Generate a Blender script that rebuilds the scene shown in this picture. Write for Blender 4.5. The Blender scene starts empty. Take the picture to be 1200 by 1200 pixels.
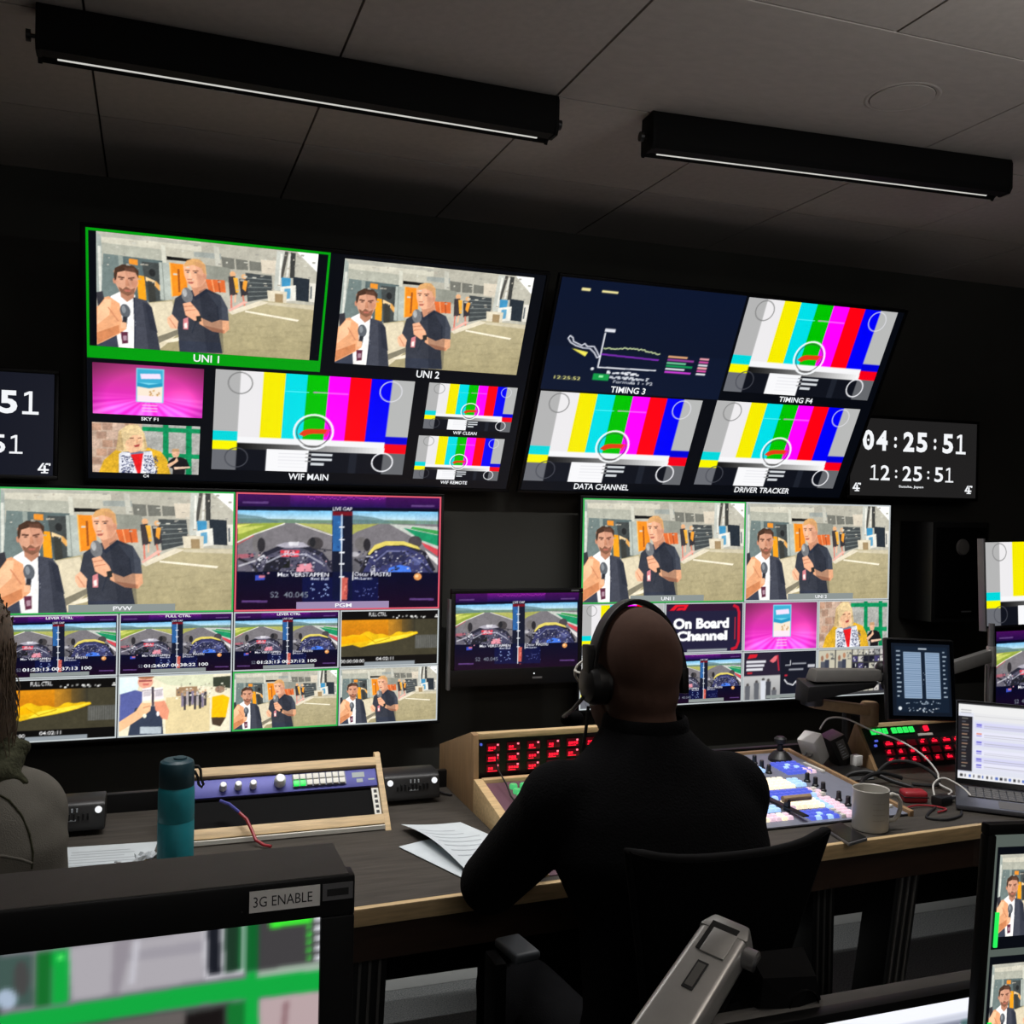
import bpy, bmesh, math, random
import numpy as np
from mathutils import Matrix, Vector, noise
random.seed(7)
rng = np.random.default_rng(7)
SC = bpy.context.scene
COL = SC.collection
EYE = 1.5            # camera height above the floor

# ---------------------------------------------------------------- camera
def look(yaw, pitch, roll):
    f = np.array([math.sin(yaw)*math.cos(pitch), math.cos(yaw)*math.cos(pitch), math.sin(pitch)])
    r = np.array([math.cos(yaw), -math.sin(yaw), 0.0]); u = np.cross(r, f)
    return math.cos(roll)*r+math.sin(roll)*u, -math.sin(roll)*r+math.cos(roll)*u, f
_r, _u, _f = look(.3448, -.0049, .02)
cd = bpy.data.cameras.new('camera'); cam = bpy.data.objects.new('camera', cd); COL.objects.link(cam)
cd.sensor_width = 36; cd.lens = 36*1172.2/1200; cd.clip_start = .02; cd.clip_end = 60
cam.matrix_world = Matrix(((_r[0], _u[0], -_f[0], 0), (_r[1], _u[1], -_f[1], 0), (_r[2], _u[2], -_f[2], EYE), (0, 0, 0, 1)))
SC.camera = cam

# ---------------------------------------------------------------- exposure, world, lamps
vs = SC.view_settings
vs.view_transform = 'Standard'; vs.look = 'None'; vs.exposure = 0; vs.gamma = 1; vs.use_curve_mapping = False
SC.cycles.use_denoising = True
SC.cycles.max_bounces = 6
SC.cycles.sample_clamp_indirect = 4
w = bpy.data.worlds.new('world'); SC.world = w; w.use_nodes = True
w.node_tree.nodes['Background'].inputs[0].default_value = (.02, .02, .022, 1)
w.node_tree.nodes['Background'].inputs[1].default_value = .2
def area(name, loc, target, sx, sy, power, color):
    d = bpy.data.lights.new(name, 'AREA'); d.shape = 'RECTANGLE'; d.size = sx; d.size_y = sy
    d.energy = power; d.color = color
    o = bpy.data.objects.new(name, d); COL.objects.link(o); o.location = loc
    o.rotation_euler = (Vector(target)-Vector(loc)).to_track_quat('-Z', 'Y').to_euler()
    return o
# an added, unseen upward light that brightens the ceiling, and a low ceiling lamp behind the camera
area('ceiling_fill_light', (1.45, .33, 1.96), (1.45, .36, 3), .45, .28, 18.5, (1, .985, .965))
area('rear_ceiling_lamp', (.2, -1.3, 2.33), (.3, -.7, 0), 1.2, .3, 9.5, (1, .97, .94))
# the louvred tubes of the two light bars over the desk
for nm, x_, y_, L_ in (('light_bar_tube_left', .30, 2.072, .95), ('light_bar_tube_right', 1.534, 2.04, .9)):
    o = area(nm, (x_, y_, 2.315), (x_, y_+.2, 0), L_, .012, 8.2, (1, .98, .96)); o.data.spread = math.radians(112)

# ---------------------------------------------------------------- helpers
def lin(c):
    c = np.asarray(c, float)
    return np.where(c <= .04045, c/12.92, ((c+.055)/1.055)**2.4)
def rgb(r, g, b): return tuple(float(x) for x in lin(np.array([r, g, b])/255.0))

def mat(name, color, rough=.5, metal=0.0, var=0.0, scale=30, bump=0.0, bscale=200, spec=.5, stretch=None):
    m = bpy.data.materials.new(name); m.use_nodes = True
    nt = m.node_tree; b = nt.nodes['Principled BSDF']
    c = rgb(*color)
    b.inputs['Base Color'].default_value = (*c, 1); b.inputs['Roughness'].default_value = rough
    b.inputs['Metallic'].default_value = metal; b.inputs['Specular IOR Level'].default_value = spec
    tc = nt.nodes.new('ShaderNodeTexCoord')
    src = tc.outputs['Object']
    if stretch:
        mp = nt.nodes.new('ShaderNodeMapping'); mp.inputs['Scale'].default_value = stretch
        nt.links.new(src, mp.inputs['Vector']); src = mp.outputs['Vector']
    if var:
        n = nt.nodes.new('ShaderNodeTexNoise'); n.inputs['Scale'].default_value = scale; n.inputs['Detail'].default_value = 5
        nt.links.new(src, n.inputs['Vector'])
        r = nt.nodes.new('ShaderNodeValToRGB')
        r.color_ramp.elements[0].position = .3; r.color_ramp.elements[1].position = .7
        r.color_ramp.elements[0].color = (*[x*(1-var) for x in c], 1)
        r.color_ramp.elements[1].color = (*[min(1, x*(1+var)) for x in c], 1)
        nt.links.new(n.outputs['Fac'], r.inputs['Fac']); nt.links.new(r.outputs['Color'], b.inputs['Base Color'])
    if bump:
        n = nt.nodes.new('ShaderNodeTexNoise'); n.inputs['Scale'].default_value = bscale; n.inputs['Detail'].default_value = 3
        nt.links.new(src, n.inputs['Vector'])
        bp = nt.nodes.new('ShaderNodeBump'); bp.inputs['Strength'].default_value = bump; bp.inputs['Distance'].default_value = .004
        nt.links.new(n.outputs['Fac'], bp.inputs['Height']); nt.links.new(bp.outputs['Normal'], b.inputs['Normal'])
    return m
def glow(name, color, strength=1.0, base=(10, 10, 10), sample=True):
    m = bpy.data.materials.new(name); m.use_nodes = True
    b = m.node_tree.nodes['Principled BSDF']
    b.inputs['Base Color'].default_value = (*rgb(*base), 1); b.inputs['Roughness'].default_value = .4
    b.inputs['Emission Color'].default_value = (*rgb(*color), 1); b.inputs['Emission Strength'].default_value = strength
    if not sample: m.cycles.emission_sampling = 'NONE'
    return m

M = {}
def defmats():
    M['wall'] = mat('black_wall_paint', (66, 66, 62), .85, var=.08, scale=4, spec=.2)
    M['side'] = mat('grey_wall_paint', (96, 92, 88), .9, var=.05, scale=4)
    M['tile'] = mat('ceiling_tile_board', (178, 171, 165), .95, var=.05, scale=25, bump=.25, bscale=350, spec=.1)
    M['ceil'] = mat('ceiling_void', (40, 38, 36), .95)
    M['carpet'] = mat('grey_carpet', (114, 117, 117), 1, var=.45, scale=220, bump=.8, bscale=500, spec=.05)
    M['skirt'] = mat('white_skirting', (225, 228, 226), .5, var=.03)
    M['blackm'] = mat('black_metal', (17, 17, 18), .5, var=.1, scale=40)
    M['blackp'] = mat('black_plastic', (20, 20, 21), .42, var=.1, scale=60, bump=.08, bscale=900)
    M['greyp'] = mat('dark_grey_plastic', (92, 90, 87), .6, var=.06, scale=40, bump=.1, bscale=900)
    M['bezel'] = mat('matt_black_bezel', (9, 9, 10), .45, var=.1, scale=40, spec=.35)
    M['panel'] = mat('screen_glass', (4, 5, 8), .18, var=.1, scale=5, spec=.35)
    M['silver'] = mat('brushed_aluminium', (175, 175, 175), .34, .9, var=.05, scale=60, stretch=(1, 1, 30))
    M['alu_grey'] = mat('satin_grey_casting', (182, 181, 178), .32, .6, var=.04, scale=50)
    M['strip'] = mat('grey_trim', (112, 112, 114), .4, .3, var=.05)
    M['laminate'] = mat('dark_oak_laminate', (66, 62, 57), .6, var=.22, scale=9, bump=.12, bscale=60, spec=.2, stretch=(1, 9, 1))
    M['wood'] = mat('light_oak', (196, 168, 124), .5, var=.2, scale=14, bump=.15, bscale=80, stretch=(1, 10, 10))
    M['oak'] = mat('oak_veneer', (150, 120, 86), .5, var=.16, scale=12, bump=.15, bscale=60, stretch=(1, 8, 1))
    M['apron'] = mat('dark_walnut', (50, 33, 22), .5, var=.2, scale=12, stretch=(1, 8, 8))
    M['knit'] = mat('black_knit', (9, 9, 11), .95, var=.2, scale=60, bump=.5, bscale=260, spec=.1)
    M['trouser'] = mat('black_cotton', (16, 16, 18), .95, var=.15, scale=40, bump=.3, bscale=400, spec=.1)
    M['skin'] = mat('skin', (82, 60, 51), .85, var=.08, scale=40, bump=.06, bscale=300, spec=.15)
    M['olive'] = mat('olive_grey_jersey', (100, 97, 90), .95, var=.08, scale=18, bump=.3, bscale=500, spec=.1)
    M['scarf'] = mat('dark_green_wool', (62, 63, 48), .98, var=.35, scale=70, bump=.9, bscale=160, spec=.1)
    M['hair'] = mat('brown_hair', (92, 76, 60), .6, var=.45, scale=60, stretch=(6, 6, 1))
    M['mesh'] = mat('black_chair_mesh', (8, 8, 9), .95, var=.25, scale=350, bump=.4, bscale=600, spec=.05)
    M['frame'] = mat('black_nylon', (9, 9, 10), .75, var=.1, scale=40, spec=.12)
    M['lampbody'] = mat('black_lamp_enamel', (9, 9, 9), .7, var=.1, scale=40, spec=.15)
    M['pad'] = mat('grey_armrest', (72, 76, 80), .55, var=.05)
    M['teal'] = mat('teal_bottle_paint', (22, 128, 140), .5, var=.06, scale=60)
    M['navy'] = mat('dark_teal_lid', (14, 52, 62), .5, var=.06)
    M['blue'] = mat('blue_anodised_panel', (64, 66, 142), .45, .2, var=.06, scale=40)
    M['mauve'] = mat('plum_panel', (96, 66, 78), .5, var=.06, scale=30)
    M['ivory'] = mat('ivory_plastic', (222, 220, 210), .45, var=.03)
    M['white'] = mat('white_plastic', (230, 230, 228), .4, var=.03)
    M['paper'] = mat('white_paper', (196, 204, 208), .8, var=.04, scale=30, bump=.1, bscale=40)
    M['paper_back'] = mat('off_white_paper', (190, 196, 200), .85, var=.04)  # slightly greyer paper for the receipt and notebook pages
    M['ink'] = mat('grey_ink', (166, 173, 179), .8, var=.05)
    M['mug'] = mat('white_glazed_stoneware', (172, 169, 161), .3, var=.05, scale=12)
    M['coffee'] = mat('mug_inside', (150, 146, 138), .4, var=.05)
    M['mixer'] = mat('grey_mixer_plate', (120, 124, 138), .5, .1, var=.06, scale=40)
    M['red'] = mat('red_plastic', (150, 30, 40), .45, var=.06)
    M['brown'] = mat('beige_painted_casting', (150, 124, 92), .7, var=.2)
    M['laptop'] = mat('space_grey_aluminium', (104, 106, 114), .38, .7, var=.04)
    M['label'] = mat('silver_label_tape', (228, 226, 222), .55, var=.05, scale=50)
    M['dark_ink'] = mat('black_ink', (24, 24, 26), .7, var=.05)
    M['cable'] = mat('black_cable', (9, 9, 10), .6, var=.1)
    M['wcable'] = mat('white_cable', (206, 204, 198), .45, var=.05)
    M['gem'] = mat('clear_lens', (235, 238, 240), .2, var=.02)
    M['g_red'] = glow('red_led', (255, 20, 50), 1.5, sample=False)
    M['g_redhot'] = glow('red_led_bright', (255, 120, 140), 1.5, sample=False)
    M['g_reddim'] = glow('red_key_glow', (70, 3, 12), .8, (26, 5, 8), sample=False)
    M['g_green'] = glow('green_led', (40, 235, 90), 1.1, (20, 60, 30), sample=False)
    M['g_greencap'] = glow('green_key_glow', (70, 190, 110), .8, (60, 120, 80), sample=False)
    M['g_blue'] = glow('blue_key_glow', (84, 100, 214), .95, (40, 50, 120), sample=False)
    M['g_ice'] = glow('pale_blue_key_glow', (160, 200, 250), .9, (140, 160, 190), sample=False)
    M['g_warm'] = glow('warm_white_key_glow', (255, 236, 200), .95, (200, 190, 170), sample=False)
    M['g_pink'] = glow('pink_key_glow', (225, 190, 205), .8, (190, 170, 180), sample=False)
    M['g_white'] = glow('white_lettering', (245, 247, 250), 1.0, (10, 10, 10), sample=False)
    M['g_lamp'] = glow('dim_tube', (215, 214, 208), .85, (200, 200, 200))
    M['g_tally'] = glow('green_tally', (0, 160, 14), 1.0, sample=False)
    M['g_frame_green'] = glow('green_tile_frame', (60, 190, 90), .9, sample=False)
    M['g_frame_white'] = glow('white_tile_frame', (205, 212, 214), .9, sample=False)
    M['g_frame_red'] = glow('red_tile_frame', (235, 95, 115), .9, sample=False)
    M['g_bar'] = glow('grey_caption_bar', (150, 158, 156), .9, sample=False)
    M['g_barp'] = glow('lilac_caption_bar', (166, 146, 186), .9, sample=False)
    M['g_clock'] = glow('clock_face_grey', (33, 32, 32), 1, (8, 8, 8), sample=False)
    M['g_clockb'] = glow('clock_face_navy', (18, 21, 34), 1, (8, 8, 8), sample=False)
    M['g_navy'] = glow('screen_black_level', (5, 8, 16), 1, (4, 4, 5), sample=False)
    m = bpy.data.materials.new('screen_picture'); m.use_nodes = True
    nt = m.node_tree; b = nt.nodes['Principled BSDF']
    b.inputs['Base Color'].default_value = (.004, .004, .005, 1); b.inputs['Roughness'].default_value = .3
    b.inputs['Specular IOR Level'].default_value = .25
    a = nt.nodes.new('ShaderNodeAttribute'); a.attribute_name = 'picture'
    nt.links.new(a.outputs['Color'], b.inputs['Emission Color']); b.inputs['Emission Strength'].default_value = 1.12
    M['picture'] = m
defmats()

I4 = Matrix.Identity(4)
MW = {}
def T(x, y, z): return Matrix.Translation((x, y, z))
def R(deg, ax): return Matrix.Rotation(math.radians(deg), 4, ax)
def S(x, y, z): return Matrix.Diagonal((x, y, z, 1))

class MB:
    """collects solid shapes; F is the frame in which they are given"""
    def __init__(s, F=I4): s.v = []; s.f = []; s.mi = []; s.F = F; s.cur = 0
    def add(s, vs, fs):
        k = len(s.v); s.v += [tuple(s.F @ Vector(p)) for p in vs]
        s.f += [tuple(i+k for i in f) for f in fs]; s.mi += [s.cur]*len(fs); return s
    def box(s, x0, x1, y0, y1, z0, z1):
        return s.add([(x0,y0,z0),(x1,y0,z0),(x1,y1,z0),(x0,y1,z0),(x0,y0,z1),(x1,y0,z1),(x1,y1,z1),(x0,y1,z1)],
                     [(0,3,2,1),(4,5,6,7),(0,1,5,4),(1,2,6,5),(2,3,7,6),(3,0,4,7)])
    def hexa(s, p):   # 4 bottom + 4 top points
        return s.add(p, [(0,3,2,1),(4,5,6,7),(0,1,5,4),(1,2,6,5),(2,3,7,6),(3,0,4,7)])
    def prism(s, poly, axis, a, b):  # polygon in the plane across axis, from a to b
        def P(q, t): return (t, q[0], q[1]) if axis == 'x' else ((q[0], t, q[1]) if axis == 'y' else (q[0], q[1], t))
        n = len(poly)
        return s.add([P(q, a) for q in poly]+[P(q, b) for q in poly],
                     [tuple(range(n))[::-1], tuple(range(n, 2*n))]+[(i, (i+1) % n, n+(i+1) % n, n+i) for i in range(n)])
    def tube(s, pts, r, n=8, caps=True):
        pts = [Vector(p) for p in pts]; rs = r if hasattr(r, '__len__') else [r]*len(pts)
        ring = []; up = None
        for i, p in enumerate(pts):
            d = (pts[min(i+1, len(pts)-1)]-pts[max(i-1, 0)]).normalized()
            if up is None:
                up = Vector((0, 0, 1)) if abs(d.z) < .9 else Vector((1, 0, 0))
            a = (up-d*up.dot(d)).normalized(); b = d.cross(a); up = a
            ring += [tuple(p+(a*math.cos(2*math.pi*k/n)+b*math.sin(2*math.pi*k/n))*rs[i]) for k in range(n)]
        fs = []
        for i in range(len(pts)-1):
            for k in range(n): fs.append((i*n+k, i*n+(k+1) % n, (i+1)*n+(k+1) % n, (i+1)*n+k))
        if caps: fs += [tuple(range(n))[::-1], tuple(range((len(pts)-1)*n, len(pts)*n))]
        return s.add(ring, fs)
    def lathe(s, prof, n=28, c=(0, 0, 0), axis='z', close=True):
        ring = []
        for (r, z) in prof:
            for k in range(n):
                a = 2*math.pi*k/n; x, y = r*math.cos(a), r*math.sin(a)
                q = (x, y, z) if axis == 'z' else ((x, z, y) if axis == 'y' else (z, x, y))
                ring.append((q[0]+c[0], q[1]+c[1], q[2]+c[2]))
        fs = []
        for i in range(len(prof)-1):
            for k in range(n): fs.append((i*n+k, i*n+(k+1) % n, (i+1)*n+(k+1) % n, (i+1)*n+k))
        if close: fs += [tuple(range(n))[::-1], tuple(range((len(prof)-1)*n, len(prof)*n))]
        return s.add(ring, fs)
    def ball(s, c, r, nu=16, nv=10, B=None):
        rx, ry, rz = r if hasattr(r, '__len__') else (r, r, r); B = B or Matrix.Identity(3); vs = []
        for j in range(1, nv):
            t = math.pi*j/nv
            for k in range(nu):
                a = 2*math.pi*k/nu
                vs.append(tuple(Vector(c)+B @ Vector((rx*math.sin(t)*math.cos(a), ry*math.sin(t)*math.sin(a), rz*math.cos(t)))))
        top = len(vs); vs += [tuple(Vector(c)+B @ Vector((0, 0, rz))), tuple(Vector(c)-B @ Vector((0, 0, rz)))]
        fs = []
        for j in range(nv-2):
            for k in range(nu): fs.append((j*nu+k, (j+1)*nu+k, (j+1)*nu+(k+1) % nu, j*nu+(k+1) % nu))
        for k in range(nu):
            fs.append((top, k, (k+1) % nu)); fs.append((top+1, (nv-2)*nu+(k+1) % nu, (nv-2)*nu+k))
        return s.add(vs, fs)
    def capsule(s, p0, r0, p1, r1, n=14):
        p0, p1 = Vector(p0), Vector(p1); d = (p1-p0).normalized(); pts = []; rs = []
        for a in (-80, -50, -20, 0):
            pts.append(p0+d*r0*math.sin(math.radians(a))); rs.append(r0*math.cos(math.radians(a)))
        for a in (0, 20, 50, 80):
            pts.append(p1+d*r1*math.sin(math.radians(a))); rs.append(r1*math.cos(math.radians(a)))
        return s.tube(pts, rs, n)
    def loft(s, rings, n=28):  # (centre, rx, ry): horizontal ellipses
        vs = []
        for (c, rx, ry) in rings:
            for k in range(n):
                a = 2*math.pi*k/n; vs.append((c[0]+rx*math.cos(a), c[1]+ry*math.sin(a), c[2]))
        fs = []
        for i in range(len(rings)-1):
            for k in range(n): fs.append((i*n+k, i*n+(k+1) % n, (i+1)*n+(k+1) % n, (i+1)*n+k))
        fs += [tuple(range(n))[::-1], tuple(range((len(rings)-1)*n, len(rings)*n))]
        return s.add(vs, fs)

def setp(o, label=None, cat=None, group=None, kind=None):
    if label: o['label'] = label
    if cat: o['category'] = cat
    if group: o['group'] = group
    if kind: o['kind'] = kind
    return o
def link(o, parent, F=None):
    COL.objects.link(o)
    pm = MW.get(parent, I4) if parent else I4
    if parent: o.parent = parent
    if F is not None: o.matrix_basis = pm.inverted() @ F; MW[o] = F
    else: MW[o] = pm
    return o
def thing(name, label, cat, F=I4, group=None):
    o = bpy.data.objects.new(name, None); o.empty_display_size = .05
    COL.objects.link(o); o.matrix_basis = F; MW[o] = F
    return setp(o, label, cat, group)
def mesh_from(name, vs, fs, mats, mi=None, smooth=None, bevel=0, seg=2):
    me = bpy.data.meshes.new(name); me.from_pydata(vs, [], fs)
    for m in mats: me.materials.append(m)
    if mi is not None and len(mats) > 1: me.polygons.foreach_set('material_index', mi)
    bm = bmesh.new(); bm.from_mesh(me)
    bmesh.ops.recalc_face_normals(bm, faces=bm.faces)
    if bevel:
        es = [e for e in bm.edges if len(e.link_faces) == 2 and e.calc_face_angle(0) > .6]
        bmesh.ops.bevel(bm, geom=es, offset=bevel, segments=seg, affect='EDGES', profile=.6, clamp_overlap=True)
    bm.to_mesh(me); bm.free()
    if smooth or bevel:
        me.shade_smooth(); me.set_sharp_from_angle(angle=math.radians(smooth if smooth and smooth > 1 else 40))
    me.update(); return me
def build(name, mb, m, parent=None, bevel=0, smooth=None, seg=2, label=None, cat=None, group=None, kind=None, F=None):
    """F: frame of a top-level single-mesh thing (its base)"""
    mats = m if isinstance(m, (list, tuple)) else [m]
    base = F if F is not None else (MW.get(parent, I4) if parent else I4)
    inv = base.inverted()
    me = mesh_from(name, [tuple(inv @ Vector(p)) for p in mb.v], mb.f, mats, mb.mi, smooth, bevel, seg)
    o = bpy.data.objects.new(name, me)
    link(o, parent, base if F is not None else None)
    return setp(o, label, cat, group, kind)
def again(src, parent, F):
    """another copy of a part (mesh data shared), placed by F"""
    o = src.copy(); return link(o, parent, F)

_txt = {}
def text_tris(s, bold=0.0):
    k = (s, bold)
    if k in _txt: return _txt[k]
    cu = bpy.data.curves.new('t', 'FONT'); cu.body = s; cu.size = 1; cu.offset = bold; cu.resolution_u = 3
    ob = bpy.data.objects.new('t', cu); COL.objects.link(ob)
    dg = bpy.context.evaluated_depsgraph_get()
    me = bpy.data.meshes.new_from_object(ob.evaluated_get(dg))
    me.calc_loop_triangles()
    v = np.array([p.co[:2] for p in me.vertices]); t = np.array([l.vertices[:] for l in me.loop_triangles])
    bpy.data.objects.remove(ob); bpy.data.curves.remove(cu); bpy.data.meshes.remove(me)
    mn, mx = v.min(0), v.max(0); v = (v-mn)/(mx-mn)
    _txt[k] = (v, t, float((mx-mn)[0]/(mx-mn)[1])); return _txt[k]
def caption(name, s, parent, F, x0, x1, z0, z1, y, m, bold=.015):
    """flat lettering fitted into a box of the screen plane"""
    v, t, _ = text_tris(s, bold)
    me = mesh_from(name, [(x0+p[0]*(x1-x0), y, z0+p[1]*(z1-z0)) for p in v], [tuple(int(i) for i in q) for q in t], [m])
    o = bpy.data.objects.new(name, me); return link(o, parent, F)
# ---------------------------------------------------------------- pictures shown on the screens
class Canvas:
    def __init__(s, w, h, corners=None, ss=3, bg=(0, 0, 0)):
        s.w, s.h, s.ss = w, h, ss; s.W, s.H = w*ss, h*ss
        s.a = np.zeros((s.H, s.W, 3)); s.a[:] = np.array(bg)/255.
        s.M = None
        if corners:
            A = []; b = []
            for (x, y), (u, v) in zip(corners, [(0, 0), (1, 0), (1, 1), (0, 1)]):
                A.append([x, y, 1, 0, 0, 0, -u*x, -u*y]); b.append(u)
                A.append([0, 0, 0, x, y, 1, -v*x, -v*y]); b.append(v)
            s.M = np.append(np.linalg.solve(np.array(A, float), np.array(b, float)), 1).reshape(3, 3)
    def m(s, pts):
        p = np.asarray(pts, float)
        if s.M is not None:
            q = np.c_[p, np.ones(len(p))] @ s.M.T; p = q[:, :2]/q[:, 2:]
        return p*np.array([s.W, s.H])
    def _fill(s, p, color, alpha=1.0, color2=None):
        x0, y0 = np.floor(p.min(0)).astype(int); x1, y1 = np.ceil(p.max(0)).astype(int)
        x0, y0 = max(x0, 0), max(y0, 0); x1, y1 = min(x1, s.W), min(y1, s.H)
        if x1 <= x0 or y1 <= y0: return
        X, Y = np.meshgrid(np.arange(x0, x1)+.5, np.arange(y0, y1)+.5)
        ins = np.zeros(X.shape, bool); n = len(p)
        for i in range(n):
            (ax, ay), (bx, by) = p[i], p[(i+1) % n]
            if ay == by: continue
            c = ((ay > Y) != (by > Y)) & (X < (bx-ax)*(Y-ay)/(by-ay)+ax)
            ins ^= c
        col = np.array(color)/255.
        if color2 is not None:   # top-to-bottom gradient
            t = ((Y-y0)/max(1, y1-y0))[..., None]; col = col*(1-t)+np.array(color2)/255.*t
            col = col[ins]
        r = s.a[y0:y1, x0:x1]; r[ins] = r[ins]*(1-alpha)+col*alpha
    def poly(s, pts, color, alpha=1.0, color2=None): s._fill(s.m(pts), color, alpha, color2); return s
    def rect(s, x0, y0, x1, y1, color, alpha=1.0, color2=None):
        return s.poly([(x0, y0), (x1, y0), (x1, y1), (x0, y1)], color, alpha, color2)
    def ell(s, x, y, rx, ry, color, alpha=1.0, rot=0, color2=None):
        c, d = math.cos(rot), math.sin(rot)
        return s.poly([(x+rx*math.cos(t)*c-ry*math.sin(t)*d, y+rx*math.cos(t)*d+ry*math.sin(t)*c) for t in np.linspace(0, 2*math.pi, 28)[:-1]], color, alpha, color2)
    def line(s, pts, wpx, color, alpha=1.0):
        p = s.m(pts); h = wpx*s.ss/2
        for a, b in zip(p[:-1], p[1:]):
            d = b-a; L = np.hypot(*d)
            if L < 1e-6: continue
            n = np.array([-d[1], d[0]])/L*h; e = d/L*h*.5
            s._fill(np.array([a+n-e, b+n+e, b-n+e, a-n-e]), color, alpha)
        return s
    def ring(s, x, y, rx, ry, wpx, color, alpha=1.0):
        return s.line([(x+rx*math.cos(t), y+ry*math.sin(t)) for t in np.linspace(0, 2*math.pi, 33)], wpx, color, alpha)
    def text(s, t, x0, y0, x1, y1, color, bold=.02, alpha=1.0):
        v, tr, _ = text_tris(t, bold)
        P = s.m([(x0+a*(x1-x0), y1+b*(y0-y1)) for a, b in v])
        for q in tr: s._fill(P[q], color, alpha)
        return s
    def speck(s, x0, y0, x1, y1, n, cols, w=(.004, .012), h=(.006, .014)):
        for _ in range(n):
            x, y = rng.uniform(x0, x1), rng.uniform(y0, y1)
            a, b = rng.uniform(*w), rng.uniform(*h); s._fill(np.array([(x, y), (x+a, y), (x+a, y+b), (x, y+b)])*np.array([s.W, s.H]), cols[rng.integers(len(cols))])
        return s
    def blur(s, r):
        k = np.exp(-.5*(np.arange(-2*r, 2*r+1)/max(r*.6, .5))**2); k /= k.sum()
        for ax in (0, 1):
            a = np.pad(s.a, [(2*r, 2*r) if i == ax else (0, 0) for i in range(3)], mode='edge')
            s.a = sum(k[i]*np.take(a, np.arange(i, i+s.a.shape[ax]), axis=ax) for i in range(len(k)))
        return s
    def grain(s, amt):
        s.a = np.clip(s.a+rng.normal(0, amt, (s.H, s.W, 1)), 0, 1); return s
    def texture(s, amt, cells=((18, 10), (60, 34), (140, 80))):
        for gw, gh in cells:   # uneven light and fine detail of a real picture
            g = rng.normal(0, amt, (gh, gw))
            a = np.stack([np.interp(np.linspace(0, gw-1, s.W), np.arange(gw), r) for r in g])
            a = np.stack([np.interp(np.linspace(0, gh-1, s.H), np.arange(gh), c) for c in a.T]).T
            s.a = np.clip(s.a*(1+a[..., None]), 0, 1)
        return s
    def mesh(s, name):
        c = s.a.reshape(s.h, s.ss, s.w, s.ss, 3).mean((1, 3)); c = lin(np.clip(c, 0, 1))
        w, h = s.w, s.h
        xs = (np.arange(w)+.5)/w; zs = (np.arange(h)+.5)/h; xs[0] = 0; xs[-1] = 1; zs[0] = 0; zs[-1] = 1
        X, Z = np.meshgrid(xs, -zs)
        co = np.stack([X, np.zeros_like(X), Z], -1).reshape(-1, 3)
        i = np.arange(w*h).reshape(h, w)
        f = np.stack([i[1:, :-1], i[1:, 1:], i[:-1, 1:], i[:-1, :-1]], -1).reshape(-1, 4)
        me = bpy.data.meshes.new(name)
        me.vertices.add(w*h); me.vertices.foreach_set('co', co.ravel())
        me.loops.add(f.size); me.loops.foreach_set('vertex_index', f.ravel().astype(np.int32))
        me.polygons.add(len(f)); me.polygons.foreach_set('loop_start', np.arange(0, f.size, 4, dtype=np.int32))
        me.update(calc_edges=True)
        at = me.attributes.new('picture', 'FLOAT_COLOR', 'POINT')
        at.data.foreach_set('color', np.c_[c.reshape(-1, 3), np.ones(w*h)].ravel().astype(np.float32))
        me.materials.append(M['picture']); return me

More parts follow.
